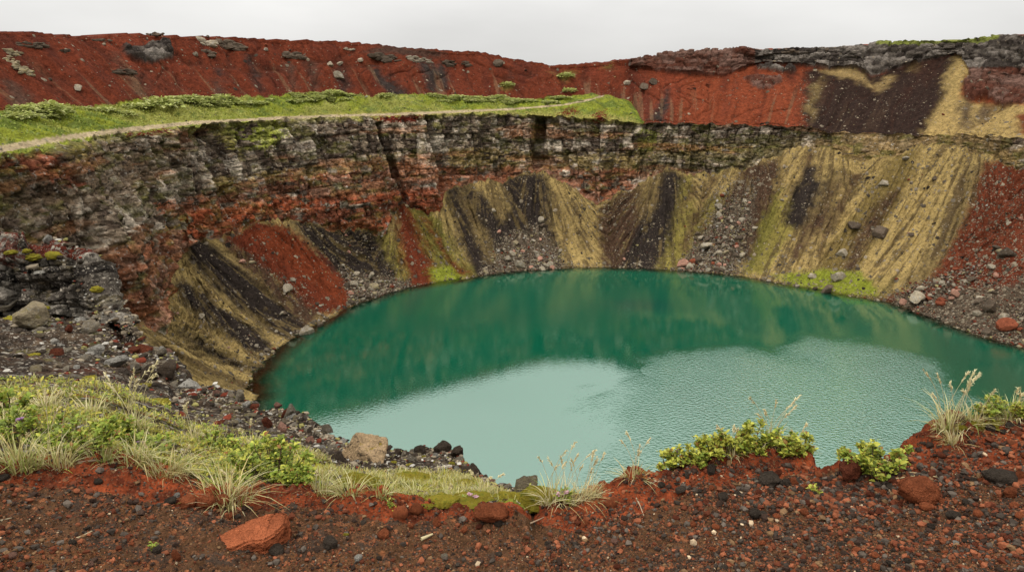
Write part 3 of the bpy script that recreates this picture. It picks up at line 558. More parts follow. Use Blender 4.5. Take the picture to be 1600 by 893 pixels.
# wind ripples: strongest in a broad patch on the right half, nearly calm elsewhere
rp = N(nt, 'ShaderNodeAttribute', attribute_name='ripple')
m1 = N(nt, 'ShaderNodeMapping'); m1.inputs['Scale'].default_value = (1.0, 1.25, 1); m1.inputs['Rotation'].default_value = (0, 0, .35); nt.links.new(geo.outputs['Position'], m1.inputs['Vector'])
na = N(nt, 'ShaderNodeTexNoise'); na.inputs['Scale'].default_value = 2.3; na.inputs['Detail'].default_value = 2.2; na.inputs['Roughness'].default_value = .5; nt.links.new(m1.outputs[0], na.inputs['Vector'])
hm = N(nt, 'ShaderNodeMath', operation='MULTIPLY'); nt.links.new(na.outputs['Fac'], hm.inputs[0]); nt.links.new(rp.outputs['Fac'], hm.inputs[1])
bp = N(nt, 'ShaderNodeBump'); bp.inputs['Strength'].default_value = 1.0; bp.inputs['Distance'].default_value = .38; nt.links.new(hm.outputs[0], bp.inputs['Height'])
for n in (glo, fr): nt.links.new(bp.outputs[0], n.inputs['Normal'])
nt.links.new(fin.outputs[0], out.inputs[0])
rip = .014 + .62 * np.clip(sstep(-1.1, .7, .8 * 1.5 * fbm(wx_ * .12, wy_ * .08, seed=101, oct=5) + .8 - 1.0 * (((wx_ - 33 - .5 * (wy_ - 80)) / 20.5) ** 2 + ((wy_ - 82) / 20) ** 2)), 0, 1) + .04 * sstep(0, .4, fbm(wx_ * .03, wy_ * .06, seed=103))
lake = link('lake', mesh_np('lake', Vw, grid_faces(len(wr), len(WP)).reshape(-1, 4), None, [wm], extra={'depth': depth.ravel(), 'darkish': (dk * .8).ravel(), 'ripple': rip.ravel()}))
struct(lake, 'emerald green crater lake reflecting the pale overcast sky', 'lake')

# ------------------------------------------------------------------ the near rim where the camera stands: ledge, soil lip, mid slope and outcrop
def Dz(y, z): return (CAMZ - z) / math.tan(PITCH + math.atan((y - 446.5) / F))
G0 = 38.4
# frame column: (row, distance) of path, lip foot, lip top, back of turf, mid slope, rock foot, rock top, far edge
kn = {}
def left(x, lf, lt, bk, zb, md, zm, a, b, c): kn[x] = [(1000, Dz(1000, G0)), (lf, Dz(lf, G0 + .01)), (lt, Dz(lt, G0 + .02)), (bk, Dz(bk, zb)), (md, Dz(md, zm)), a, b, c]
left(-700, 790, 735, 650, 38.0, 560, 35.6, (500, 17.2), (396, 17.9), (378, 20.0))
left(-250, 785, 725, 645, 38.05, 560, 35.6, (500, 17.2), (396, 17.9), (380, 19.8))
left(0, 770, 722, 640, 38.1, 560, 35.6, (500, 17.2), (396, 17.9), (381, 19.6))
left(75, 765, 722, 640, 38.1, 560, 35.6, (500, 16.8), (394, 17.4), (383, 18.8))
left(120, 765, 708, 642, 38.1, 562, 35.6, (503, 16.4), (397, 17.0), (386, 18.0))
left(136, 765, 707, 643, 38.1, 563, 35.6, (504, 16.2), (404, 16.9), (394, 17.3))
left(152, 770, 708, 645, 38.1, 565, 35.6, (506, 16.0), (444, 16.5), (434, 16.9))
left(168, 770, 710, 648, 38.1, 568, 35.6, (512, 15.6), (478, 16.0), (468, 16.3))
left(190, 775, 716, 655, 38.05, 575, 35.7, (536, 14.5), (529, 15.0), (522, 15.3))
left(225, 780, 728, 668, 38.0, 588, 35.9, (556, 13.0), (550, 13.4), (544, 13.7))
left(262, 795, 742, 680, 38.0, 598, 36.0, (570, 11.8), (563, 12.2), (556, 12.5))
left(282, 800, 752, 690, 38.0, 625, 36.3, (608, 9.5), (601, 9.9), (594, 10.2))
left(330, 805, 768, 700, 37.95, 632, 36.3, (619, 8.8), (613, 9.2), (607, 9.5))
left(372, 808, 770, 705, 37.9, 642, 36.4, (627, 8.2), (621, 8.6), (614, 8.9))
left(402, 808, 770, 710, 37.9, 665, 36.7, (650, 7.0), (643, 7.3), (637, 7.5))
left(440, 806, 768, 715, 37.95, 668, 36.8, (653, 6.7), (643, 6.9), (634, 7.1))
left(470, 806, 766, 718, 37.95, 680, 37.0, (667, 6.1), (658, 6.3), (650, 6.5))
left(522, 806, 768, 736, 38.05, 712, 37.5, (700, 4.8), (692, 5.0), (685, 5.2))
left(560, 808, 770, 742, 38.05, 726, 37.6, (716, 4.5), (709, 4.7), (704, 4.85))
left(620, 810, 774, 745, 38.1, 730, 37.65, (720, 4.4), (711, 4.6), (705, 4.75))
left(660, 812, 778, 747, 38.1, 730, 37.65, (718, 4.45), (709, 4.65), (701, 4.85))
left(712, 812, 786, 750, 38.12, 732, 37.7, (717, 4.4), (706, 4.6), (697, 4.75))
left(732, 815, 790, 753, 38.15, 744, 37.85, (738, 3.8), (732, 3.9), (727, 4.0))
left(770, 820, 797, 768, 38.25, 764, 38.14, (761, 3.10), (758, 3.16), (755, 3.24))
left(800, 822, 800, 776, 38.3, 771, 38.25, (768, 2.88), (765, 2.92), (763, 2.96))
def right(x, y, z=38.43):
    D0, D1 = Dz(1000, G0), Dz(y, z); kn[x] = []
    for i in range(8):
        D = D0 + (D1 - D0) * (0, .42, .56, .68, .78, .87, .94, 1)[i]; zz = G0 + (z - G0) * (0, 0, .05, .2, .4, .7, .9, 1)[i] - (.012 if i == 7 else 0)
        kn[x].append((446.5 + F * math.tan(math.atan2(CAMZ - zz, D) - PITCH), D))
for x, y, z in ((850, 776, 38.4), (880, 772, 38.4), (950, 757, 38.42), (1000, 738, 38.44), (1032, 737, 38.44), (1060, 724, 38.45), (1100, 709, 38.47), (1150, 702, 38.48), (1200, 692, 38.48), (1245, 694, 38.46), (1262, 706, 38.45), (1272, 738, 38.41), (1300, 741, 38.4), (1340, 737, 38.4), (1380, 726, 38.41), (1410, 708, 38.43), (1432, 690, 38.45), (1452, 672, 38.48), (1490, 657, 38.5), (1560, 647, 38.5), (1610, 644, 38.5), (1750, 640, 38.5), (2300, 640, 38.5)): right(x, y, z)
kx = np.array(sorted(kn)); KY = np.array([[p[0] for p in kn[x]] for x in kx]); KD = np.array([[p[1] for p in kn[x]] for x in kx])
cxs = np.concatenate([np.linspace(-700, -45, 60, endpoint=False), np.linspace(-45, 1645, 1190), np.linspace(1645, 2300, 40)[1:]])
# straight rays towards the frame column at the lip give each column of the ground its bearing
ky = np.array([sm(np.interp(cxs, kx, KY[:, i]), 7) for i in range(8)]); kd = np.array([sm(np.interp(cxs, kx, KD[:, i]), 7) for i in range(8)])
def place(x, y, D):
    u = (x - 800) / F; v = (446.5 - y) / F; d0, d1, d2 = u, cp_ + v * sp_, -sp_ + v * cp_; h = np.hypot(d0, d1)
    return np.stack([d0 / h * D, d1 / h * D, CAMZ + d2 / h * D], -1)
KP = np.array([place(cxs, ky[i], kd[i]) for i in range(8)])           # knot points in space
# carry the ground on round behind the camera: the end columns turned about it, levelling out to a flat plain
az_l = math.atan2(KP[0, 0, 0], KP[0, 0, 1]); az_r = math.atan2(KP[0, -1, 0], KP[0, -1, 1]); flatD = np.array([1.8, 3, 5, 8, 13, 22, 38, 70.])
def turned(colm, az, w):
    D = np.hypot(colm[:, 0], colm[:, 1]) * (1 - w) + flatD * w; z = colm[:, 2] * (1 - w) + (G0 + .02) * w; return np.stack([D * math.sin(az), D * math.cos(az), z], -1)
ws_ = np.concatenate([np.linspace(0, .25, 14)[1:], np.linspace(.25, 1, 34)[1:]])
lcol = np.stack([turned(KP[:, 0], az_l + (-math.pi - az_l) * w, min(1, w * 1.6)) for w in ws_[::-1]], 1); rcol = np.stack([turned(KP[:, -1], az_r + (math.pi - az_r) * w, min(1, w * 1.6)) for w in ws_], 1)
NX = len(ws_); KP = np.concatenate([lcol, KP, rcol], 1); cxs = np.arange(KP.shape[1])
nseg = [150, 42, 66, 74, 62, 92, 14]; rows = []; rk_ = []
for i, n in enumerate(nseg):
    for t in np.linspace(0, 1, n, endpoint=False): rows.append(KP[i] * (1 - t) + KP[i + 1] * t); rk_.append(i + t)
rows.append(KP[7]); rk_.append(7.0)
G = np.array(rows); rk_ = np.array(rk_)
for _ in range(10):                                                   # round the knots off, keep the far edge
    G[1:-1] = .25 * G[:-2] + .5 * G[1:-1] + .25 * G[2:]
bear = np.stack([KP[7][:, 0], KP[7][:, 1], 0 * cxs], -1); bear /= np.linalg.norm(bear, axis=-1, keepdims=True)
dr = []; drk = []
for e in np.concatenate([[.02, .05, .1, .17], np.linspace(.26, 11, 44) ** 1.0]):
    q_ = KP[7] + bear * e * .55; q_ = q_ - np.array([0, 0, 1.0]) * (e * 1.25)[None] if False else q_ - np.array([0, 0, e * 1.25]); dr.append(q_); drk.append(7 + e)
back = []
for s_ in (.02, .25, .5, .8):
    b_ = KP[0] * s_; b_[:, 2] = G0; back.append(b_)
G = np.concatenate([np.array(back), G, np.array(dr)]); rk_ = np.concatenate([[-4, -3, -2, -1], rk_, drk]); NB = 4
RK = np.broadcast_to(rk_[:, None], G.shape[:2]); GX, GY = project(G); GX = np.where(RK < 0, -9999, GX); GX[:, :NX] = -9999; GX[:, -NX:] = 9999; GY[:, :NX] = 700; GY[:, -NX:] = 700
Dg = np.hypot(G[..., 0], G[..., 1])
nn = normals(G[..., 0], G[..., 1], G[..., 2]); nn *= np.where(nn[100, 600, 2] < 0, -1, 1)
x_, y_, z_ = G[..., 0], G[..., 1], G[..., 2]
vis_ = sstep(-.5, .05, RK)
# small relief of the ground by distance: crumbs of cinder near by, boulders and gullies down the slope
fg = 1 - sstep(3.5, 7, Dg)
d1 = (.022 * fbm(x_ * 5, y_ * 5, z_ * 5, seed=201, oct=4) + .022 * np.abs(fbm(x_ * 18, y_ * 18, z_ * 18, seed=202, oct=4)) + .004 * fbm(x_ * 90, y_ * 90, z_ * 90, seed=203, oct=2)) * fg
lip = np.exp(-((RK - 1.6) / .7) ** 2) * (GX < 860) + sstep(3.5, 6.2, RK) * (GX >= 860) * (RK < 7.4)
d1 += lip * fg * (.045 * fbm(x_ * 7, y_ * 7, z_ * 9, seed=204, oct=4) + .032 * np.abs(fbm(x_ * 24, y_ * 24, z_ * 24, seed=205, oct=4)) + .012)
d2_ = (.30 * fbm(x_ * .6, y_ * .6, z_ * .6, seed=206, oct=4) + .12 * np.abs(fbm(x_ * 2.6, y_ * 2.6, z_ * 2.6, seed=207, oct=4)) + .03 * fbm(x_ * 11, y_ * 11, z_ * 11, seed=208, oct=3)) * (1 - fg) * sstep(3.0, 3.6, RK) * np.clip((Dg - 3) / 8, .15, 1)
sN = np.arctan2(x_, y_) * 17
bo1, br1, _ = blocks(sN, z_, 211, .50, .62, .55); bo2, br2, _ = blocks(sN, z_, 212, .19, .26, .26)
oc = sstep(4.95, 5.05, RK) * (1 - sstep(6.4, 7.0, RK)) * sstep(9.5, 13, Dg); oc = oc + sstep(7.0, 7.2, RK) * sstep(4, 7, Dg) * .7
hole = np.exp(-(((GX - 78) / 34) ** 2 + ((GY - 450) / 10) ** 2)) * .35
dd = np.where(RK < 0, 0, d1 + d2_ + oc * (bo1 + bo2 - .35 - hole))
edge_r = np.where((RK > 6.3), 1, 0) * .06 * fbm(sN * 3, z_ * 0, seed=214, oct=4) * np.clip(Dg / 5, .3, 2.5)
G2 = G + nn * dd[..., None]; G2[..., 2] += edge_r * np.exp(-np.abs(RK - 7) * 2)
n2_ = normals(G2[..., 0], G2[..., 1], G2[..., 2]); n2_ *= np.where(n2_[100, 600, 2] < 0, -1, 1)
# colours
SOIL, REDS, ORN, DGR = alb(98, 70, 48), alb(142, 68, 40), alb(172, 108, 70), alb(72, 62, 54)
MOSS, DRYG = alb(140, 136, 44), alb(160, 148, 92)
H = np.zeros(G.shape); H[:] = SOIL
nA = fbm(x_ * 3.2, y_ * 3.2, seed=221, oct=4); nB = fbm(x_ * 16, y_ * 16, z_ * 16, seed=222, oct=3); nC = fbm(x_ * 45, y_ * 45, z_ * 45, seed=223, oct=2)
def mixin(c, k): 
    global H
    H = H * (1 - k[..., None]) + c * k[..., None]
mixin(alb(122, 84, 54), .75 * sstep(.0, .4, nA + .5 * nB) * (RK < 2)); mixin(DGR, .8 * sstep(.05, .35, nB - .3 * nA) * (RK < 2)); mixin(ORN, .7 * sstep(.36, .5, nC + .3 * nB) * (RK < 2))
ws, wt = GX + 14 * nA + 8 * nB, GY + 10 * nB + 5 * nC
red = inpoly(ws, wt, [(-700, 722), (0, 716), (140, 700), (255, 730), (320, 766), (400, 760), (480, 756), (650, 768), (800, 792), (860, 772), (1000, 730), (1060, 716), (1160, 692), (1265, 690), (1275, 736), (1300, 738), (1410, 700), (1460, 660), (1600, 636), (2300, 630), (2300, 735), (1600, 735), (1400, 746), (1180, 748), (1080, 770), (1000, 805), (900, 835), (800, 812), (700, 812), (600, 822), (500, 800), (320, 800), (200, 790), (0, 752), (-700, 760)])
mixin(REDS, .92 * red * (RK > 0)); mixin(alb(166, 82, 48), .8 * red * sstep(.05, .35, nB)); mixin(alb(62, 34, 26), .6 * red * sstep(.1, .4, -nB + .4 * nC))
turf = (RK > 2.02) & (RK < 3.25) & (GX < 835) & (GY < 802 + 10 * nB); tk = turf * (1.0 - sstep(.25, .6, nB - .2))
mixin(alb(72, 60, 34), 1.0 * turf); mixin(MOSS, .85 * turf * sstep(-.25, .1, nA + .6 * nB + .25 * ((GX > 480) & (GX < 830))))
mixin(alb(120, 126, 48), .7 * turf * sstep(.1, .3, nB)); mixin(REDS, .8 * turf * sstep(.25, .45, nA - .4 * nB) * (GX < 480))
midg = (RK >= 3.25 + .25 * nB) & ((GX < 835) | (RK > 7.05)); mixin(alb(80, 66, 53), 1.0 * midg)
nD = fbm(x_ * .9, y_ * .9, z_ * .9, seed=224, oct=4); nE = fbm(x_ * 5, y_ * 5, z_ * 5, seed=225, oct=3)
mixin(alb(118, 103, 84), .7 * midg * sstep(.0, .4, nE)); mixin(alb(92, 50, 38), .6 * midg * sstep(.22, .5, nD + .3 * nE)); mixin(alb(112, 110, 56), .6 * midg * sstep(.25, .45, nE - .5 * nD)); mixin(alb(46, 42, 40), .6 * midg * sstep(.1, .4, -nE))
ocm = (oc > .3) & (Dg > 9)
mixin(alb(96, 88, 79), 1.0 * ocm); mixin(alb(140, 132, 120), .85 * ocm * (br1 * .5 + br2 * .5 > .55)); mixin(alb(46, 42, 40), .8 * ocm * (br2 < .25)); mixin(OLV, .5 * ocm * sstep(.2, .4, nE))
top = (RK > 6.0) & (RK <= 7.0) & (GX < 140); mixin(alb(94, 40, 27), .95 * top); 
rp1 = inpoly(ws, wt, [(-700, 430), (-100, 402), (0, 396), (60, 398), (30, 418), (0, 428)]); mixin(alb(94, 40, 27), .8 * rp1 * ocm)
H = np.clip(H, .004, .7)
SNf = np.where(red, .32, .62).reshape(-1) * np.ones(G.shape[:2]).reshape(-1)
FN = grid_faces(*G.shape[:2]); Vn = G2.reshape(-1, 3); Hf = H.reshape(-1, 3)
rkf = np.broadcast_to(rk_[:-1, None], FN.shape[:2]); gxf = GX[:-1, :-1]
M['ledge'] = rock_mat('ledge_rock', s1=3.0, s2=14, bump=.8, dist=.08, var=.6); stony(M['ledge'], (7, 15, 30), alb(176, 166, 150), alb(54, 47, 42), .75); blocky(M['ledge'], (3.5, 9), .3, .4)
def subnear(name, mask, mat, label, cat):
    f = FN[mask]; u, inv = np.unique(f, return_inverse=True)
    return struct(link(name, mesh_np(name, Vn[u], inv.reshape(f.shape), Hf[u], [mat], extra={'stony': SNf[u]})), label, cat)
mpath = ((rkf < 2.02) & (gxf < 835)) | ((gxf >= 835) & (rkf <= 7.02)) | (rkf < 0)
subnear('cinder_ground', mpath, M['near'], 'brown gravelly path edge with a lip of crumbling red cinder soil', 'ground')
subnear('rocky_slope', ~mpath, M['ledge'], 'dark stony slope and broken lava ledge below the near lip', 'slope')
bpy.context.view_layer.update()
dg = bpy.context.evaluated_depsgraph_get()
def hit(x, y):
    d = Vector(ray(x, y)).normalized(); r = scene.ray_cast(dg, Vector((0, 0, CAMZ)), d)
    return (np.array(r[1]), np.array(r[2]), (Vector(r[1]) - Vector((0, 0, CAMZ))).length) if r[0] else None

# ------------------------------------------------------------------ rocks
def ico(sub):
    bm = bmesh.new(); bmesh.ops.create_icosphere(bm, subdivisions=sub, radius=1); v = np.array([q.co[:] for q in bm.verts]); f = np.array([[q.index for q in p.verts] for p in bm.faces]); bm.free(); return v, f
ICO = {k: ico(k) for k in (1, 2, 3, 4)}
def rock_geo(seed, sub=3, planes=11, rough=.06, asp=(1, .85, .62), rnd=.0):
    """angular stone: a ball cut by random planes, then weathered"""
    rs = np.random.RandomState(seed); v, f = ICO[sub]; n = rs.randn(planes, 3); n /= np.linalg.norm(n, axis=1)[:, None]; d = (.46 + .36 * rs.rand(planes)) if planes < 16 else (.55 + .42 * rs.rand(planes))
    dt = v @ n.T; r = np.min(np.where(dt > .05, d[None] / np.maximum(dt, .05), 9), axis=1); r = np.minimum(r, 1.12)
    r = r * (1 - rnd) + rnd * .86
    p = v * r[:, None]; nz = fbm(v[:, 0] * 2.2 + seed, v[:, 1] * 2.2, v[:, 2] * 2.2, seed=seed, oct=4)
    if sub >= 3: nz = nz + .5 * fbm(v[:, 0] * 8 + seed, v[:, 1] * 8, v[:, 2] * 8, seed=seed + 5, oct=3)
    p = p * (1 + rough * (1.7 if sub >= 4 else 1.0) * nz)[:, None]; p = p * np.array(asp); p /= np.abs(p[:, 0]).max(); return p, f
RM_ = {}
for nm, c, fl, li in (('pale', (150, 138, 118), (alb(176, 170, 160), 3, .52, .66), (alb(60, 56, 52), 5, .58, .7)), ('dark', (88, 76, 64), (alb(120, 114, 108), 4, .58, .7), None), ('rust', (126, 70, 50), (alb(84, 46, 36), 4, .54, .68), None),
                      ('lichen', (150, 136, 110), (alb(164, 150, 96), 2.4, .53, .62), (alb(170, 166, 156), 5, .57, .68)), ('pink', (162, 122, 104), (alb(120, 84, 70), 4, .55, .7), None), ('cinder', (172, 98, 64), (alb(100, 62, 46), 6, .58, .70), None), ('slate', (84, 74, 64), (alb(108, 104, 102), 8, .6, .72), None), ('tan', (196, 166, 128), (alb(120, 104, 84), 4, .54, .66), (alb(196, 168, 80), 3, .60, .68)), ('white', (186, 180, 168), (alb(112, 106, 98), 4, .52, .64), None)):
    RM_[nm] = rock_mat('stone_' + nm, colour=alb(*c) * 1.3, s1=2.2, s2=11, bump=.9, dist=.16, attr=False, var=.5, rand=.28, flecks=fl, lichen=li)
_rc = {}
def rock_mesh(shape, mat, sub=3, kind='ang'):
    key = (shape, mat, sub, kind)
    if key not in _rc:
        asp = {'ang': (1, .8, .62), 'slab': (1, .62, .26), 'round': (1, .82, .66), 'flat': (1, .75, .4)}[kind]
        p, f = rock_geo(shape * 7 + 3, sub, 11 if kind != 'round' else 22, .07 if kind != 'round' else .11, asp, .45 if kind == 'round' else 0)
        _rc[key] = mesh_np('stone', p, f, None, [RM_[mat]], smooth=(kind == 'round' or sub >= 4))
    return _rc[key]
rng = random.Random(11); nrs = np.random.RandomState(12)
def put_rock(name, P, wid, mat, label, cat, group=None, kind='ang', sub=3, hgt=None, rz=None, tilt=(0, 0), sink=.3):
    o = link(name, rock_mesh(rng.randrange(9), mat, sub, kind)); sc = wid / 2
    hz = {'ang': .62, 'slab': .26, 'round': .66, 'flat': .4}[kind]; kz = 1.0 if hgt is None else (hgt / 2) / (sc * hz)
    o.scale = (sc, sc, sc * kz); o.rotation_euler = (tilt[0] + rng.uniform(-.15, .15), tilt[1] + rng.uniform(-.15, .15), rng.uniform(-3.1, 3.1) if rz is None else rz)
    o.location = (P[0], P[1], P[2] + sc * kz * hz * (1 - 2 * sink)); return tag(o, label, cat, group)
def px_rock(name, x, y, wpx, mat, label, cat, group=None, hpx=None, **k):
    h = hit(x, y); lim = 28 if cat in ('rock', 'stone') else 999
    for _ in range(14):
        if h is not None and h[2] < lim: break
        y += 2.5; h = hit(x, y)
    if h is None: return None
    s_ = h[2] / math.hypot(1, math.hypot((x - 800) / F, (446.5 - y) / F)) / F
    return put_rock(name, h[0], wpx * s_, mat, label, cat, group, hgt=None if hpx is None else min(hpx, .85 * wpx) * s_, **k)

# boulders one can pick out on the crater walls
for x, y, wp, m, lb in (
    (449, 452, 20, 'pale', 'pale angular boulder alone on the red and brown scree fan'), (481, 520, 24, 'pale', 'flat pale boulder at the waterline below the red scree fan'), (501, 509, 13, 'dark', 'small dark boulder at the waterline below the red scree fan'),
    (315, 494, 11, 'pale', 'small pale boulder on the tan and black striped scree near the left cliff'), (845, 346, 11, 'pale', 'pale round boulder high on the black scree below the dark cleft'), (805, 381, 9, 'lichen', 'yellowish boulder on the middle black scree fan'),
    (812, 416, 14, 'pale', 'wide pale boulder in the rubble at the far shore'), (781, 363, 9, 'pink', 'pinkish boulder on the middle black scree fan'), (1104, 388, 22, 'pale', 'largest pale boulder in the dark rubble chute'), (1068, 413, 20, 'pink', 'pinkish boulder at the shore end of the dark rubble chute'),
    (1114, 413, 10, 'rust', 'orange stone at the shore below the dark rubble chute'), (1180, 358, 11, 'pale', 'pale boulder on tan scree right of the dark rubble chute'), (1267, 434, 16, 'pale', 'grey boulder at the left of the green shore patch'), (1310, 437, 19, 'pale', 'light boulder in the middle of the green shore patch'),
    (1293, 456, 19, 'dark', 'dark boulder at the waterline of the green shore patch'), (1333, 358, 24, 'dark', 'wide dark boulder on the mossy strip of the right scree'), (1375, 364, 20, 'dark', 'dark boulder beside the brown track on the right scree'), (1316, 398, 15, 'pale', 'pale boulder low on the mossy strip of the right scree'),
    (1573, 398, 24, 'dark', 'big grey boulder on the red scree at the right edge'), (1559, 390, 15, 'dark', 'smaller dark boulder touching the big grey one on red scree'), (1429, 470, 26, 'pale', 'tan boulder among rubble where the tan scree meets red'), (1467, 478, 20, 'rust', 'rust red boulder in the rubble above the right shore'),
    (1492, 461, 14, 'pink', 'pinkish boulder in the rubble on red scree'), (1519, 438, 15, 'dark', 'dark boulder half way down the red scree'), (1544, 484, 22, 'dark', 'brown grey boulder in the thick rubble on the right'), (1568, 500, 24, 'pale', 'pale tilted boulder in the thick rubble on the right'),
    (1571, 513, 24, 'rust', 'flat red boulder near the right shore'), (1380, 288, 15, 'pale', 'oval pale boulder high on the mossy strip under the ledge'), (1460, 281, 10, 'dark', 'dark boulder high on the rightmost tan scree'), (1416, 250, 12, 'pale', 'pale boulder just under the ledge at the top of the mossy strip'),
    (121, 141, 14, 'pale', 'pale oblong boulder low on the left red slope'), (79, 126, 9, 'dark', 'grey boulder midway up the left red slope'), (528, 122, 17, 'pale', 'pale grey boulder above the scrub on the red slope'), (532, 102, 13, 'pale', 'pale boulder upper of two on the middle red slope'),
    (515, 103, 10, 'pale', 'light stone left of the paired boulders on red slope'), (416, 80, 11, 'pale', 'pale boulder just under the left rim crest'), (306, 87, 8, 'pale', 'small pale boulder beneath the tilted rim ledge'), (778, 103, 14, 'dark', 'dark grey boulder below the dip of the rim'),
    (1007, 139, 14, 'dark', 'dark boulder on bright red slope right of the terrace'), (980, 131, 10, 'pale', 'grey boulder above the end of the terrace'), (1021, 131, 13, 'dark', 'dark jagged boulder beneath the upper right ledge'), (563, 95, 8, 'pale', 'small pale stone under the long dark ledge'),
    (325, 59, 8, 'dark', 'little dark stone standing on the left rim crest'), (1228, 79, 8, 'dark', 'little dark stone standing on the right rim crest'), (1293, 78, 6, 'dark', 'tiny stone right of the other on the right rim crest')):
    px_rock('boulder', x, y, wp * 1.15, m, lb, 'boulder', 'boulders on the crater walls', sink=.22)
flat = lambda a: np.ascontiguousarray(a).reshape(-1)
fs, ft, fpx, fpy, frk = flat(S2), flat(T2), flat(PX), flat(PY), flat(rk); fn = normals(X, Y, Z).reshape(-1, 3)
visw = (fpx > -15) & (fpx < 1615) & (fpy < 640)
rub_ = np.zeros(len(fs))
qf, rf = flat(qx), flat(qy)
for p, k in (([(530, 425), (580, 430), (640, 436), (655, 452), (560, 478)], 9), ([(780, 372), (842, 350), (872, 380), (884, 424), (760, 430)], 9), ([(1130, 300), (1176, 300), (1160, 395), (1146, 432), (1058, 424), (1090, 372)], 12), ([(1390, 462), (1480, 425), (1560, 410), (1800, 430), (1800, 620), (1610, 570), (1500, 520)], 12), ([(1500, 352), (1560, 300), (1620, 300), (1620, 450), (1450, 450)], 3), ([(350, 380), (380, 380), (520, 490), (490, 512), (440, 470)], 5), ([(960, 370), (1040, 350), (1040, 420), (950, 420)], 3), ([(450, 345), (590, 365), (640, 440), (560, 460)], 2)):
    rub_ = np.maximum(rub_, inpoly(qf, rf, p) * k)
cl_ = .4 + 1.6 * sstep(-.1, .5, fbm(V[:, 0] * .12, V[:, 1] * .12, V[:, 2] * .12, seed=301))
wgt = np.where(fs == 1, (.35 + 2.4 * np.exp(-ft / .05) + 1.6 * rub_) * cl_, 0) + np.where((fs == 4) & (frk < .2), .30 * cl_ + .5 * ((fpx > 1260) & (fpx < 1500)), 0) + np.where(fs == 3, .03, 0) + np.where(fs == 2, .10 * (np.abs(fn[:, 2]) > .5), 0) + np.where((fs == 0) & (ft > .95), .5, 0)
wgt *= visw; wgt /= wgt.sum()
idx = nrs.choice(len(V), 15000, replace=False, p=wgt); u = nrs.rand(len(idx)); size = .12 + .11 * (u ** -.42 - 1); size = np.minimum(size, 1.3) * np.where(rub_[idx] > 5, 1.6, 1) * np.where(fs[idx] == 4, .85, 1)
dist = np.linalg.norm(V[idx] - [0, 0, CAMZ], axis=1); order = np.argsort(-size / dist)
def zone_label(i, m):
    where = {0: 'in the shallows', 1: 'on the scree', 2: 'on a cliff ledge', 3: 'on the grassy terrace', 4: 'on the red upper slope', 5: 'on the rim'}[int(fs[i])]
    if fs[i] == 1 and fpx[i] > 1380: where = 'on the red scree at the right shore'
    elif fs[i] == 1 and fpx[i] > 1060 and rub_[i] > 5: where = 'in the dark rubble chute'
    elif fs[i] == 1 and fpx[i] < 560: where = 'on the left scree fans'
    elif fs[i] == 1: where = 'on the far scree fans'
    elif fs[i] == 4 and fpx[i] > 1000: where = 'on the upper right slope above the ledge'
    return {'pale': 'pale grey', 'dark': 'dark grey', 'rust': 'rusty red', 'lichen': 'yellowish', 'pink': 'pinkish'}[m] + ' small boulder scattered ' + where
mats5 = ['pale', 'dark', 'rust', 'lichen', 'pink']
for i_, s_ in zip(idx[order[:245]], size[order[:245]]):
    m = rng.choices(mats5, (5, 4, 2.2 if fpx[i_] > 1350 or fs[i_] == 4 else .6, 1.6, 1.2))[0]; lb = zone_label(i_, m)
    put_rock('boulder', V[i_], s_, m, lb, 'boulder', lb, sink=.25, sub=2)
def scatter(name, P, size, cols, mat, label, cat, nshape=8, sub=1, squash=.65, seed=5, sink=.2):
    rs = np.random.RandomState(seed); sh = [rock_geo(900 + k, sub, 9, .1, (1, .8, squash)) for k in range(nshape)]; nv = len(sh[0][0]); n = len(P)
    B_ = np.array([q[0] for q in sh])[rs.randint(0, nshape, n)]; a = rs.rand(n) * 6.28; ca, sa = np.cos(a), np.sin(a); st = rs.uniform(.7, 1.2, (n, 3))
    x, y, z = B_[..., 0] * st[:, :1], B_[..., 1] * st[:, 1:2], B_[..., 2] * st[:, 2:]
    t1 = rs.uniform(-.5, .5, n)[:, None]; y, z = y * np.cos(t1) - z * np.sin(t1), y * np.sin(t1) + z * np.cos(t1)
    Q = np.stack([x * ca[:, None] - y * sa[:, None], x * sa[:, None] + y * ca[:, None], z + squash * (1 - 2 * sink)], -1) * (size / 2)[:, None, None] + P[:, None]
    Fz = (sh[0][1][None] + (np.arange(n) * nv)[:, None, None]).reshape(-1, 3); cc = np.repeat(cols, nv, axis=0)
    return tag(link(name, mesh_np(name, Q.reshape(-1, 3), Fz, cc, [mat], smooth=False)), label, cat, None, 'stuff')
rest = idx[order[245:]]; pal = np.array([alb(*c) for c in ((158, 146, 126), (100, 90, 77), (64, 55, 48), (118, 62, 46), (160, 148, 104), (150, 118, 102), (176, 170, 160))])
pr = np.where((fpx[rest] > 1350)[:, None], [.16, .26, .14, .26, .05, .09, .04], [.24, .24, .20, .06, .12, .06, .08]); pick = (nrs.rand(len(rest))[:, None] > np.cumsum(pr, 1)).sum(1)
scatter('rubble', V[rest], size[order[245:]], pal[np.minimum(pick, 6)] * nrs.uniform(.75, 1.15, (len(rest), 1)), M['stuffrock'], 'loose pale and dark rubble strewn over the crater slopes', 'rubble')

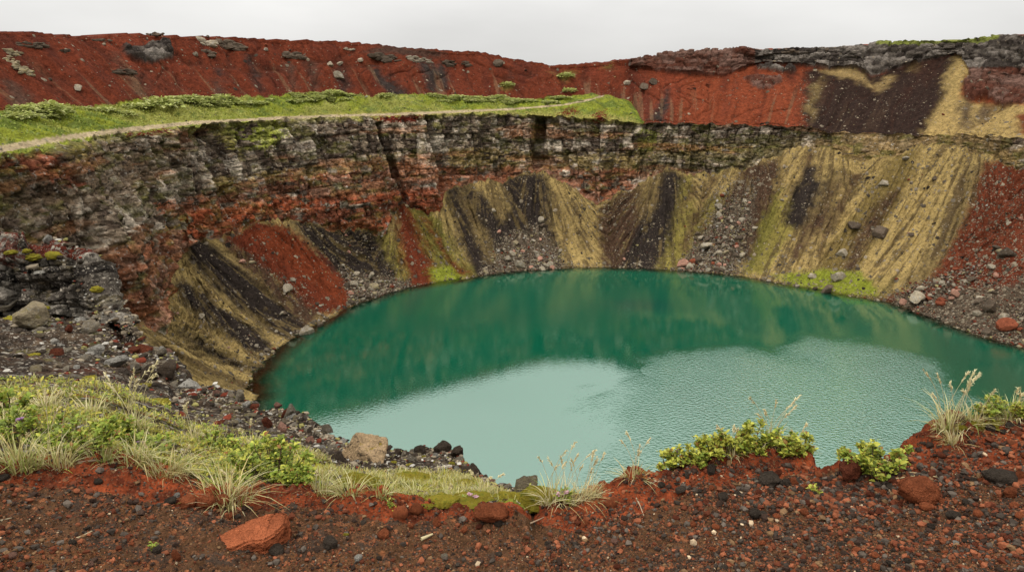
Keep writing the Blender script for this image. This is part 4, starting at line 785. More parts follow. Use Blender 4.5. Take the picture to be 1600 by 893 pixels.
# dark lava ledges standing out of the red slope
def outcrop(x, y, wpx, hpx, lb, mat='dark', seed=1, n=16, tilt=0.0):
    h = hit(x, y)
    if h is None: return
    P, nr, L = h; s_ = L / F * .93; rs = np.random.RandomState(seed); nr = nr / np.linalg.norm(nr)
    tx = np.cross([0, 0, 1], nr); tx /= np.linalg.norm(tx); ty = np.cross(nr, tx); W_, H_ = wpx * s_ / 2, hpx * s_ / 2 * 1.25
    vs_, fs_, k = [], [], 0
    for q in range(n):
        a = rs.rand() * 6.28; rr_ = rs.rand() ** .5; cx_, cy_ = rr_ * math.cos(a) * W_ * .85, rr_ * math.sin(a) * H_ * .8; cy_ += tilt * cx_
        b_ = rs.uniform(.25, .5) * min(W_, H_ * 2.2); p, f = rock_geo(seed * 40 + q, 2, 9, .1, (1, rs.uniform(.45, .7), .6)); ang = tilt + rs.uniform(-.3, .3)
        lx, ly = p[:, 0] * math.cos(ang) - p[:, 1] * math.sin(ang), p[:, 0] * math.sin(ang) + p[:, 1] * math.cos(ang)
        vs_.append(np.outer(lx * b_ * 1.3 + cx_, tx) + np.outer(ly * b_ * .7 + cy_, ty) + np.outer(p[:, 2] * b_ * .9 + .15 * b_, nr)); fs_.append(f + k); k += len(p)
    o = link('rock_outcrop', mesh_np('rock_outcrop', np.concatenate(vs_), np.concatenate(fs_), None, [RM_[mat]], smooth=False), loc=P); tag(o, lb, 'rock outcrop', 'lava outcrops on the red slope')
for q, a in enumerate(((50, 72, 46, 11, 'small dark lava ledge high on the left red slope', 'dark'), (18, 82, 26, 12, 'broken pale ledge at the far left of the slope', 'lichen'), (37, 112, 32, 26, 'lichen covered knob of rock at the far left', 'lichen'), (18, 96, 22, 16, 'pale crumbling rock just above the lichen covered knob', 'lichen'), (241, 56, 58, 8, 'dark ledge on the rim crest above the dark rock face', 'dark'),
                       (318, 65, 34, 13, 'pale upper end of the tilted rim ledge', 'pale'), (356, 72, 58, 15, 'dark lower end of the tilted rim ledge', 'dark'), (325, 83, 26, 8, 'short dark ledge below the tilted rim ledge', 'dark'), (196, 113, 28, 10, 'dark oblong ledge below the dark rock face', 'dark'), (466, 88, 64, 13, 'dark ledge in the middle of the left slope', 'dark'),
                       (601, 92, 56, 14, 'long dark ledge at the left of the middle pair', 'dark'), (655, 95, 50, 11, 'pale ledge right of the long dark ledge', 'pale'), (702, 101, 24, 14, 'dark block right of the pale ledge', 'dark'), (730, 101, 22, 11, 'low dark ledge below the rim before the dip', 'dark'), (545, 77, 36, 5, 'thin pale ledge under the rim crest', 'pale'),
                       (160, 64, 34, 6, 'thin dark ledge just under the left rim crest', 'dark'), (103, 80, 28, 5, 'narrow dark ledge right of the small lava ledge', 'dark'), (1080, 137, 14, 16, 'dark red knob below the upper right ledge', 'rust'), (1107, 135, 14, 12, 'smaller red knob below the upper right ledge', 'rust'), (1240, 81, 44, 6, 'dark flat ledge on the right rim crest', 'dark'))):
    outcrop(*a[:5], mat=a[5], seed=q + 1, n=9 + a[2] // 6, tilt=-.3 if 300 < a[0] < 420 else (-.12 if a[0] > 580 and a[0] < 760 else 0))

# ------------------------------------------------------------------ rocks on the near ledge
for x, y, wp, hp, m, kd_, lb in (
    (50, 506, 78, 34, 'lichen', 'ang', 'big grey lichen boulder at the foot of the broken lava ledge'), (14, 482, 40, 22, 'pale', 'ang', 'pale boulder beside the big lichen boulder at the left edge'), (126, 503, 26, 12, 'white', 'flat', 'flat whitish stone under the end of the lava ledge'), (141, 517, 30, 17, 'pale', 'flat', 'pale slab below the end of the lava ledge'),
    (108, 517, 16, 10, 'rust', 'ang', 'bright red stone below the lava ledge'), (133, 542, 16, 10, 'rust', 'ang', 'lower bright red stone below the lava ledge'), (86, 555, 28, 12, 'rust', 'flat', 'flat red stone on the dark gravel slope'), (88, 537, 16, 14, 'white', 'ang', 'whitish stone above the flat red stone'), (104, 550, 18, 9, 'pale', 'flat', 'pale stone right of the flat red stone'),
    (150, 552, 34, 18, 'white', 'flat', 'broad whitish slab on the gravel slope'), (185, 572, 44, 26, 'white', 'ang', 'large cream boulder near the ledge edge'), (120, 574, 24, 6, 'white', 'slab', 'thin whitish flake on the dark gravel'), (134, 560, 18, 8, 'pale', 'slab', 'grey flake above the thin whitish flake'), (205, 550, 30, 12, 'rust', 'flat', 'rusty slab at the ledge edge behind the cream boulder'),
    (228, 552, 30, 16, 'rust', 'flat', 'orange red slab on top of the edge rocks'), (252, 556, 22, 20, 'pale', 'ang', 'pale block topping the edge rocks'), (262, 588, 40, 40, 'dark', 'ang', 'big dark block at the drop of the ledge'), (232, 592, 30, 30, 'dark', 'ang', 'dark block left of the big edge block'), (212, 578, 26, 20, 'pale', 'ang', 'grey block between the cream boulder and the edge blocks'),
    (294, 608, 38, 22, 'white', 'ang', 'white lichened rock on the ledge edge above the water'), (374, 625, 22, 30, 'pale', 'ang', 'upright grey rock at the edge by the water'), (386, 635, 22, 12, 'white', 'flat', 'white stone leaning by the upright grey rock'), (345, 662, 24, 10, 'rust', 'flat', 'low red stone on the slope above the shrub'), (398, 650, 22, 8, 'lichen', 'flat', 'flat yellow stone on the dark slope'),
    (418, 668, 22, 20, 'rust', 'ang', 'deep red leaning stone near the edge'), (441, 674, 28, 26, 'pink', 'ang', 'pinkish angular stone near the edge'), (436, 632, 16, 14, 'pink', 'ang', 'pinkish stone on the edge crest'), (455, 646, 22, 34, 'pale', 'ang', 'pale upright rock on the edge crest above the water'), (448, 650, 18, 14, 'rust', 'ang', 'rust stone against the pale upright rock'),
    (484, 692, 16, 12, 'pink', 'ang', 'small pink stone left of the large boulder'), (498, 683, 12, 12, 'pale', 'ang', 'small pale stone left of the large boulder'), (510, 664, 20, 16, 'pale', 'ang', 'grey stone on the crest left of the large boulder'), (572, 718, 92, 62, 'tan', 'ang', 'large tan lichened boulder on the edge against the water'), (575, 734, 30, 12, 'dark', 'flat', 'dark flat stone in front of the large tan boulder'),
    (526, 716, 24, 14, 'dark', 'ang', 'dark stone touching the large tan boulder'), (690, 706, 30, 22, 'dark', 'ang', 'dark rough rock on the edge of the black crag'), (655, 708, 34, 18, 'dark', 'ang', 'low dark rock right of the large tan boulder'), (716, 712, 24, 30, 'dark', 'ang', 'dark rock at the tip of the black crag'), (742, 742, 24, 20, 'dark', 'ang', 'dark rock below the tip of the black crag'), (622, 712, 22, 18, 'dark', 'ang', 'dark rock in the gap beside the large tan boulder'),
    (822, 782, 60, 34, 'lichen', 'ang', 'dark rock beside the mossy knoll above the water')):
    px_rock('ledge_rock', x, y, wp, m, lb, 'rock', 'rocks on the near ledge', hpx=hp, kind=kd_, sub=4 if wp > 35 else 3, sink=.18)
gv = G2.reshape(-1, 3); grk, ggx, ggy, gd = flat(RK), flat(GX), flat(GY), flat(Dg)
w2 = ((grk > 3.3) & (grk < 7.03) & (ggx > -15) & (ggx < 830)) * (.35 + sstep(-.1, .4, flat(nE)) + 1.5 * ((ggx > 150) & (ggx < 300) & (grk > 4)) + 1.2 * (grk > 5.5)) * (.12 + .88 * ((flat(oc) < .3) | (ggx > 170))); w2 = w2 / w2.sum()
id2 = nrs.choice(len(gv), 7000, replace=False, p=w2); s2_ = np.minimum(.0028 * (nrs.rand(7000) ** -.45) * gd[id2], .0125 * gd[id2]); o2_ = np.argsort(-s2_ / gd[id2])
cname = {'pale': 'pale grey', 'dark': 'dark', 'rust': 'red', 'lichen': 'yellowish', 'white': 'whitish', 'pink': 'pinkish'}
for i_, s_ in zip(id2[o2_[:210]], s2_[o2_[:210]]):
    m = rng.choices(list(cname), (5, 5, 1.3, 1.8, 3, .8))[0]; wh = 'on the broken lava ledge' if grk[i_] > 5 and ggx[i_] < 170 else ('along the edge above the water' if grk[i_] > 5 else 'on the dark gravel slope')
    lb = f'small {cname[m]} rock lying {wh}'; put_rock('ledge_rock', gv[i_], s_ * 1.2, m, lb, 'rock', lb, kind=rng.choice(['ang', 'flat', 'flat', 'slab']), sub=2, sink=.25)
re2 = id2[o2_[210:]]; pal2 = np.array([alb(*c) for c in ((160, 146, 124), (104, 92, 76), (62, 54, 46), (124, 60, 44), (158, 150, 92), (196, 190, 178))]); pk = (nrs.rand(len(re2))[:, None] > np.cumsum([.22, .24, .30, .07, .09, .08])[None]).sum(1)
scatter('gravel', gv[re2], s2_[o2_[210:]] * 1.1, pal2[np.minimum(pk, 5)] * nrs.uniform(.7, 1.2, (len(re2), 1)), M['pebble'], 'mixed grey and pale gravel covering the near ledge', 'gravel', squash=.5)

# ------------------------------------------------------------------ stones on the path edge
for x, y, wp, hp, m, kd_, lb, kw in (
    (1433, 778, 62, 40, 'cinder', 'round', 'rounded orange red stone on the path edge', {}), (766, 806, 60, 28, 'cinder', 'round', 'half buried pinkish red stone under the moss', {}), (1562, 752, 54, 30, 'slate', 'round', 'big dark grey stone on the far right of the path', {}), (1447, 794, 24, 14, 'cinder', 'round', 'small red stone in front of the rounded orange one', {}),
    (1202, 752, 42, 20, 'slate', 'round', 'flat dark stone under the leafy shrub mound', {}), (1231, 758, 26, 16, 'slate', 'round', 'dark stone right of the flat one under the shrub mound', {}), (1276, 755, 20, 15, 'cinder', 'ang', 'orange block at the notch in the soil lip', {}), (1240, 758, 16, 14, 'cinder', 'ang', 'orange chip left of the notch in the lip', {}),
    (1180, 805, 26, 16, 'slate', 'round', 'smooth dark stone in the open gravel below the shrub mound', {}), (1130, 778, 20, 13, 'slate', 'round', 'dark stone below the left end of the shrub mound', {}), (1062, 768, 24, 16, 'slate', 'ang', 'dark angular stone on the red soil bank', {}), (1111, 737, 20, 12, 'slate', 'ang', 'dark stone pressed into the red bank under leaves', {}),
    (724, 830, 16, 18, 'cinder', 'ang', 'upright red chip below the pinkish stone', {}), (560, 874, 16, 14, 'white', 'round', 'pale pink pebble near the bottom of the path', {}), (599, 838, 22, 16, 'cinder', 'round', 'red pebble near the middle of the path', {}), (516, 852, 28, 18, 'slate', 'round', 'dark stone right of the tilted red slab', {}), (432, 862, 30, 16, 'slate', 'round', 'dark stone under the tilted red slab', {}),
    (276, 872, 18, 16, 'cinder', 'ang', 'red chip left of the tilted red slab', {}), (246, 862, 18, 14, 'slate', 'round', 'dark stone beside the red chip on the left', {}), (5, 750, 22, 12, 'slate', 'round', 'dark stone at the far left of the lip', {}), (294, 788, 26, 20, 'cinder', 'round', 'red crumbling lump at the top of the left bank', {}), (322, 790, 30, 24, 'cinder', 'round', 'larger red lump beside the grass', {}), (347, 788, 24, 18, 'cinder', 'round', 'red lump right of the larger one', {}),
    (266, 786, 20, 14, 'slate', 'round', 'dark stone left of the red lumps', {}), (277, 776, 11, 12, 'white', 'round', 'white pebble among the red lumps', {}), (1492, 850, 14, 8, 'white', 'flat', 'pale flake on the right of the path', {}), (1328, 742, 46, 44, 'rust', 'round', 'dark red boulder standing at the notch against the water', {}), (1390, 812, 14, 10, 'cinder', 'ang', 'red chip left below the rounded orange stone', {}), (1488, 808, 24, 14, 'slate', 'round', 'dark stone right below the rounded orange stone', {}),
    (1380, 774, 18, 20, 'cinder', 'slab', 'red splinter left of the rounded orange stone', {}), (1578, 772, 30, 14, 'cinder', 'flat', 'red flat stone under the big dark one', {}), (1595, 748, 18, 20, 'cinder', 'round', 'red stone right of the big dark one', {}), (955, 788, 22, 12, 'cinder', 'round', 'red stone in the middle of the red bank', {}), (913, 818, 16, 14, 'cinder', 'ang', 'red chip at the foot of the red bank', {}), (682, 820, 18, 16, 'cinder', 'ang', 'red stone left of the pinkish stone', {}), (626, 806, 24, 20, 'cinder', 'round', 'red crumb at the right end of the middle bank', {}), (650, 800, 20, 18, 'cinder', 'round', 'red crumb under the moss edge', {}), (778, 818, 16, 14, 'slate', 'round', 'dark pebble at the right of the pinkish stone', {})):
    px_rock('path_stone', x, y, wp, m, lb, 'stone', 'stones on the path edge', hpx=hp, kind=kd_, sub=4 if wp > 24 else 3, sink=.2, **kw)
# the tilted slab: a thick wedge of red cinder, long side up to the right
h = hit(385, 848); P0 = h[0]; pn = np.array([.02, -.30, 1.0]); pn /= np.linalg.norm(pn); P0 = P0 + np.array([0, 0, .050]); top_ = []
for x, y in ((316, 860), (330, 842), (352, 828), (384, 812), (412, 802), (440, 795), (451, 800), (447, 818), (430, 834), (412, 845), (388, 846), (366, 858), (334, 864)):
    d = ray(x, y); t = np.dot(P0 - [0, 0, CAMZ], pn) / np.dot(d, pn); top_.append(np.array([0, 0, CAMZ]) + d * t)
bm = bmesh.new(); fv = [bm.verts.new(p) for p in top_]; fc = bm.faces.new(fv); ex = bmesh.ops.extrude_face_region(bm, geom=[fc]); nv_ = [q for q in ex['geom'] if isinstance(q, bmesh.types.BMVert)]
for q in nv_: q.co -= Vector(pn) * .11
bmesh.ops.recalc_face_normals(bm, faces=bm.faces); bmesh.ops.bevel(bm, geom=list(bm.edges), offset=.007, segments=2, affect='EDGES'); bmesh.ops.triangulate(bm, faces=bm.faces)
for _ in range(4):
    bmesh.ops.subdivide_edges(bm, edges=[e for e in bm.edges if e.calc_length() > .012], cuts=1); bmesh.ops.triangulate(bm, faces=[f_ for f_ in bm.faces if len(f_.verts) > 3])
co = np.array([q.co[:] for q in bm.verts]); bm.normal_update(); no = np.array([q.normal[:] for q in bm.verts]); dz = .006 * fbm(co[:, 0] * 14, co[:, 1] * 14, co[:, 2] * 14, seed=77, oct=4) - .004 * np.abs(fbm(co[:, 0] * 55, co[:, 1] * 55, co[:, 2] * 55, seed=78, oct=2)); co = co + no * dz[:, None]; cen = co.mean(0)
for q, c_ in zip(bm.verts, co): q.co = c_ - cen
me = bpy.data.meshes.new('red_slab'); bm.to_mesh(me); bm.free(); me.materials.append(RM_['cinder'])
for f_ in me.polygons: f_.use_smooth = True
tag(link('red_slab', me, loc=cen), 'large tilted slab of orange red cinder on the path edge', 'stone')
w3 = (((grk > .1) & (grk < 2.0) & (ggx < 850)) | ((grk > .1) & (grk < 6.0) & (ggx >= 850))) & (ggx > -30) & (ggx < 1630) & (ggy > 640)
w3 = w3 * (.25 + sstep(-.2, .4, flat(nA)) + .8 * ((ggx > 1080) & (ggy > 730)) + .5 * np.exp(-((grk - 1.1) / .4) ** 2)) * (1 - .55 * flat(red.astype(float))); w3 = w3 / w3.sum()
NP_ = 60000; id3 = nrs.choice(len(gv), NP_, replace=True, p=w3); s3 = np.clip(.0015 * nrs.rand(NP_) ** -.47, 0, .0115) * gd[id3]; o3_ = np.argsort(-s3 / gd[id3])
cn3 = {'slate': 'dark grey', 'cinder': 'orange red', 'rust': 'brown red', 'pale': 'light grey', 'pink': 'pinkish'}
for i_, s_ in zip(id3[o3_[:240]], s3[o3_[:240]]):
    m = rng.choices(list(cn3), (4.5, 4, 2.4, .12, .2))[0]; wh = 'on the left stretch of path' if ggx[i_] < 500 else ('on the right stretch of path' if ggx[i_] > 1080 else 'on the middle stretch of path')
    lb = f'{cn3[m]} cinder stone lying {wh}'; put_rock('path_stone', gv[i_], s_ * 1.1, m, lb, 'stone', lb, kind=rng.choice(['round', 'round', 'ang', 'flat']), sub=2, sink=.25)
re3 = id3[o3_[240:]]; pal3 = np.array([alb(*c) for c in ((74, 65, 57), (98, 88, 78), (140, 84, 58), (104, 58, 40), (62, 48, 40), (126, 98, 70), (196, 172, 140))]); pk = (nrs.rand(len(re3))[:, None] > np.cumsum([.22, .10, .22, .20, .18, .07, .004])[None]).sum(1)
jit = nrs.uniform(-1, 1, (len(re3), 3)) * np.array([.004, .004, 0])
scatter('cinder_gravel', gv[re3] + jit, s3[o3_[240:]] * 1.1, pal3[np.minimum(pk, 6)] * nrs.uniform(.8, 1.5, (len(re3), 1)), M['pebble'], 'dark and red volcanic gravel covering the path edge', 'gravel', squash=.72, sink=.25)

# ------------------------------------------------------------------ grass, shrubs, moss
STRAW, STRAW2, GRN1, GRN2 = alb(250, 236, 186), alb(226, 204, 140), alb(176, 190, 74), alb(130, 154, 56)
def blades_geo(base, h, az, lean, width, cols, seg=4, droop=.5):
    """tapered curved strips; every argument one row per blade"""
    n = len(base); t = np.linspace(0, 1, seg + 1); d = np.stack([np.cos(az), np.sin(az)], -1)
    outw = (lean[:, None] * h[:, None]) * (t ** 1.6)[None]; upw = h[:, None] * (t[None] - droop * lean[:, None] * (t ** 2.4)[None])
    c = np.zeros((n, seg + 1, 3)); c[..., 0] = base[:, :1] + outw * d[:, :1]; c[..., 1] = base[:, 1:2] + outw * d[:, 1:2]; c[..., 2] = base[:, 2:3] + upw
    sd = np.stack([-d[:, 1], d[:, 0], 0 * az], -1)[:, None] * (width[:, None] * (1 - .92 * t ** 1.5)[None])[..., None] * .5
    Vv = np.stack([c - sd, c + sd], 2).reshape(n, -1, 3); k = np.arange(seg) * 2; f = np.stack([k, k + 1, k + 3, k + 2], -1)
    Ff = (f[None] + (np.arange(n) * (seg + 1) * 2)[:, None, None]).reshape(-1, 4); cc = np.repeat(cols, (seg + 1) * 2, axis=0); return Vv.reshape(-1, 3), Ff, cc
def leaf_geo(base, dirv, L, Wd, cols, rs):
    """oval leaves folded along the midrib"""
    n = len(base); d = dirv / np.linalg.norm(dirv, axis=1)[:, None]; r_ = rs.randn(n, 3) * .35 + [0, 0, 1]; sd = np.cross(d, r_); sd /= np.linalg.norm(sd, axis=1)[:, None]; up_ = np.cross(sd, d)
    t = np.array([0, .3, .65, 1.0]); wv = np.array([.12, .95, .85, .06]); bend = np.array([0, .03, -.02, -.16]); fold = .22
    c = base[:, None] + d[:, None] * (L[:, None] * t[None])[..., None] + up_[:, None] * (L[:, None] * bend[None])[..., None]
    off = sd[:, None] * (Wd[:, None] * wv[None])[..., None] * .5; lift = up_[:, None] * (Wd[:, None] * wv[None])[..., None] * fold
    Vv = np.stack([c - off + lift, c, c + off + lift], 2).reshape(n, -1, 3); f = []
    for k in range(3):
        for j in range(2): f.append([k * 3 + j, k * 3 + j + 1, (k + 1) * 3 + j + 1, (k + 1) * 3 + j])
    Ff = (np.array(f)[None] + (np.arange(n) * 12)[:, None, None]).reshape(-1, 4); return Vv.reshape(-1, 3), Ff, np.repeat(cols, 12, axis=0)
def tube_geo(paths, r0, r1, cols, k=5):
    Vs, Fs, Cs, o = [], [], [], 0
    for P, c in zip(paths, cols):
        P = np.asarray(P); n = len(P); tg = np.gradient(P, axis=0); tg /= np.linalg.norm(tg, axis=1)[:, None] + 1e-9; a = np.cross(tg, [.31, .2, .93]); a /= np.linalg.norm(a, axis=1)[:, None] + 1e-9; b = np.cross(tg, a)
        rr_ = np.linspace(r0, r1, n)[:, None, None]; th = np.arange(k) / k * 6.283; V_ = P[:, None] + rr_ * (np.cos(th)[None, :, None] * a[:, None] + np.sin(th)[None, :, None] * b[:, None])
        i = np.arange(n - 1)[:, None] * k; j = np.arange(k)[None]; f = np.stack([i + j, i + (j + 1) % k, i + k + (j + 1) % k, i + k + j], -1).reshape(-1, 4) + o
        Vs.append(V_.reshape(-1, 3)); Fs.append(f); Cs.append(np.tile(c, (n * k, 1))); o += n * k
    return np.concatenate(Vs), np.concatenate(Fs), np.concatenate(Cs)
def mixc(a, b, t): return a[None] * (1 - t[:, None]) + b[None] * t[:, None]
def hit_near(x, y):
    for k in range(24):
        h = hit(x, y + 2.5 * k)
        if h is not None and h[2] < 28: return h
    return None
def px_scale(h): return h[2] / F * .95
def tussock(x, y, wpx, hpx, dry, lb, seed, stalks=0, stalk_px=80, side=0.0, n=None):
    h = hit_near(x, y)
    if h is None: return
    s_ = px_scale(h); rs = np.random.RandomState(seed); W_, H_ = wpx * s_, hpx * s_; n = n or int(80 + 1.3 * wpx)
    t = thing('grass_tussock', lb, 'grass tussock', (h[0][0], h[0][1], h[0][2] - .012), 0, 'grass tussocks on the near lip')
    a = rs.rand(n) * 6.283; rr_ = W_ * .27 * rs.rand(n) ** .6; base = np.stack([rr_ * np.cos(a), rr_ * np.sin(a) * .7, -.01 + 0 * a], -1)
    az = a + rs.randn(n) * .5; az = np.where(rs.rand(n) < abs(side), (0 if side > 0 else math.pi) + rs.randn(n) * .5, az); hh = H_ * (.25 + .95 * rs.rand(n) ** 1.3); lean = rs.uniform(.1, 1.0, n) ** 1.0 + .35 * (rs.rand(n) < .25)
    dr = np.clip(dry + rs.randn(n) * .3, 0, 1); cols = np.where((rs.rand(n) < .5)[:, None], mixc(GRN1, STRAW, dr), mixc(GRN2, STRAW2, dr)) * rs.uniform(.75, 1.15, (n, 1))
    v, f, c = blades_geo(base, hh, az, lean, rs.uniform(.0026, .0060, n) * (h[2] / 3.2), cols); link('blades', mesh_np('blades', v, f, c, [M['blade']]), t)
    for q in range(stalks):
        a = rs.uniform(-1.2, 1.2) + (math.pi if rs.rand() < .4 else 0); L = stalk_px * s_ * rs.uniform(.65, 1.05); le = rs.uniform(.08, .5); tq = np.linspace(0, 1, 8)
        P = np.stack([rs.uniform(-.2, .2) * W_ + le * L * tq ** 1.8 * math.cos(a), rs.uniform(-.1, .1) * W_ + le * L * tq ** 1.8 * math.sin(a) * .4, L * (tq - .35 * le * tq ** 3)], -1)
        v, f, c = tube_geo([P], .0011 * h[2] / 3, .0007 * h[2] / 3, [STRAW * rs.uniform(.8, 1.05)], 4); st = link('stalk', mesh_np('stalk', v, f, c, [M['blade']]), t)
        m = 22; tp = rs.uniform(.80, 1.0, m); bp_ = np.stack([np.interp(tp, tq, P[:, i]) for i in range(3)], -1); dv = (P[-1] - P[-2])[None] / np.linalg.norm(P[-1] - P[-2]) + rs.randn(m, 3) * .35
        v, f, c = leaf_geo(bp_, dv, np.full(m, .013 * h[2] / 3), np.full(m, .0042 * h[2] / 3), np.tile(STRAW * 1.0, (m, 1)) * rs.uniform(.8, 1.1, (m, 1)), rs); link('seed_head', mesh_np('seed_head', v, f, c, [M['blade']]), st)
    return t
for q, a in enumerate((
    (28, 722, 110, 56, .55, 'pale grass tussock at the far left over the bare soil lip', 3, 60, 0), (88, 726, 80, 52, .75, 'straw coloured tussock on the lip with one long stalk', 4, 130, 0), (158, 716, 60, 40, .45, 'greenish tussock on the lip left of the red bank', 0, 60, 0), (212, 722, 80, 58, .55, 'tussock on the bank beside the leaning seed stalks', 0, 60, .3), (262, 744, 100, 66, .8, 'long straw tussock drooping over the left red bank', 2, 70, .6),
    (72, 634, 66, 30, .75, 'small dry tussock far back on the left turf', 3, 40, 0), (142, 646, 64, 36, .8, 'dry tussock at the back of the turf by dark soil', 0, 60, 0), (212, 672, 50, 40, .6, 'tussock throwing up the tall brown seed stalks', 11, 120, .3), (356, 784, 120, 72, .78, 'big straw tussock in the dip before the green bush', 2, 70, .2), (498, 770, 66, 48, .65, 'fine straw tussock right of the green bush', 2, 60, 0),
    (546, 770, 66, 42, .6, 'low tussock above the middle red bank', 0, 50, 0), (596, 772, 56, 32, .55, 'short tussock in the moss above the middle bank', 0, 50, 0), (648, 768, 52, 28, .65, 'small dry tussock on the yellow moss strip', 0, 50, 0), (706, 776, 56, 28, .6, 'thin tussock at the middle of the moss strip', 2, 40, 0), (756, 772, 44, 28, .7, 'tiny tussock near the water end of the moss strip', 3, 50, 0),
    (868, 782, 84, 50, .88, 'bleached tussock with tall bent stalks beside the mossy knoll', 9, 115, .2), (912, 780, 80, 46, .92, 'bleached tussock drooping right with arching stalks', 9, 92, .5), (990, 746, 46, 38, .7, 'lone small tussock with thin stalks against the water', 5, 88, 0), (1203, 692, 40, 42, .85, 'pale grass rising tall out of the leafy shrub mound', 9, 95, .1), (1484, 668, 74, 56, .72, 'tall tussock on the right mound with looping stalks', 10, 95, .1),
    (1522, 660, 56, 40, .75, 'lower tussock right of the tall one on the mound', 3, 60, 0), (1578, 655, 70, 46, .8, 'dry tussock at the far right edge of the mound', 4, 60, 0), (1490, 690, 36, 30, .95, 'withered tuft hanging below the tall right tussock', 0, 50, -.2), (930, 770, 40, 26, .9, 'small withered tuft on the red bank crest', 0, 40, .5), (1145, 708, 36, 34, .85, 'thin dry tuft between the mound shrubs', 4, 70, 0), (1243, 702, 34, 30, .9, 'thin dry tuft right of the tall pale grass', 3, 55, .4), (1390, 738, 50, 28, .9, 'flattened dry tuft beside the notch shrub', 1, 40, .6), (395, 700, 46, 30, .8, 'dry tuft behind the large willow bush', 3, 50, 0), (300, 690, 50, 36, .8, 'dry tuft between the seed stalks and the bush', 4, 70, .2), (20, 668, 50, 34, .8, 'dry tuft far back at the left edge', 2, 60, 0))):
    tussock(*a[:6], seed=700 + q, stalks=a[6], stalk_px=a[7], side=a[8])
def shrub(x, y, wpx, hpx, lb, seed, hue=0.0, nst=16, leafL=13, name='dwarf_shrub', cat='shrub', flowers=(), group='low leafy plants on the near lip', dense=1.0):
    h = hit_near(x, y)
    if h is None: return
    s_ = px_scale(h); rs = np.random.RandomState(seed); W_, H_ = wpx * s_ / 2, hpx * s_ * .88; t = thing(name, lb, cat, (h[0][0], h[0][1], h[0][2] - .01), 0, group)
    paths, B_, D_, = [], [], []
    for q in range(int(nst * .95)):
        a = rs.rand() * 6.283; rr_ = rs.rand() ** .5; top = np.array([math.cos(a) * rr_ * W_, math.sin(a) * rr_ * W_ * .6, H_ * (1 - .5 * rr_ ** 2) * rs.uniform(.35, 1.15)]); b0 = np.array([top[0] * .35, top[1] * .35, -.01]); tq = np.linspace(0, 1, 6)[:, None]
        P = b0 * (1 - tq) + top * tq + np.array([0, 0, 1]) * (np.sin(tq * 3.14) * .06 * H_) + np.cumsum(rs.randn(6, 3) * .025 * H_, axis=0); paths.append(P)
        for f_ in rs.uniform(.3, 1, 3).tolist() + [.9, 1.0]:
            c_ = np.array([np.interp(f_, tq[:, 0], P[:, i]) for i in range(3)]); m = rs.randint(5, 10)
            for j in range(m):
                aa = j / m * 6.283 + rs.rand(); B_.append(c_ + rs.randn(3) * .006); D_.append([math.cos(aa), math.sin(aa), rs.uniform(.15, 1.3) * (1 if f_ > .8 else .6)])
    B_, D_ = np.array(B_), np.array(D_); n = len(B_); L = leafL * .56 * s_ * rs.uniform(.55, 1.3, n)
    g = np.where((rs.rand(n) < .5 + hue)[:, None], alb(222, 222, 94)[None], alb(158, 178, 66)[None]) * rs.uniform(.5, 1.2, (n, 1)); red_ = rs.rand(n) < .05 + .08 * max(hue, 0); g[red_] = alb(168, 118, 60)
    v, f, c = tube_geo(paths, .0032 * h[2] / 3, .0012 * h[2] / 3, [alb(86, 66, 52) * rs.uniform(.7, 1.3) for _ in paths]); link('stems', mesh_np('stems', v, f, c, [M['stem']]), t)
    v, f, c = leaf_geo(B_, D_, L, L * .62, g, rs); link('leaves', mesh_np('leaves', v, f, c, [M['leaf']]), t)
    for (fx, fy, cc_) in flowers:
        m = 12; a = np.arange(m) / m * 6.283; bb = np.tile([[fx * W_, -.3 * W_, fy * H_]], (m, 1)) + rs.randn(m, 3) * .003; dv = np.stack([np.cos(a), np.sin(a), .5 + 0 * a], -1)
        v, f, c = leaf_geo(bb, dv, np.full(m, 5 * s_), np.full(m, 3.4 * s_), np.tile(alb(*cc_), (m, 1)) * rs.uniform(.8, 1.2, (m, 1)), rs); link('flower', mesh_np('flower', v, f, c, [M['leaf']]), t)
    return t
PUR, PNK = (190, 140, 190), (222, 178, 186)
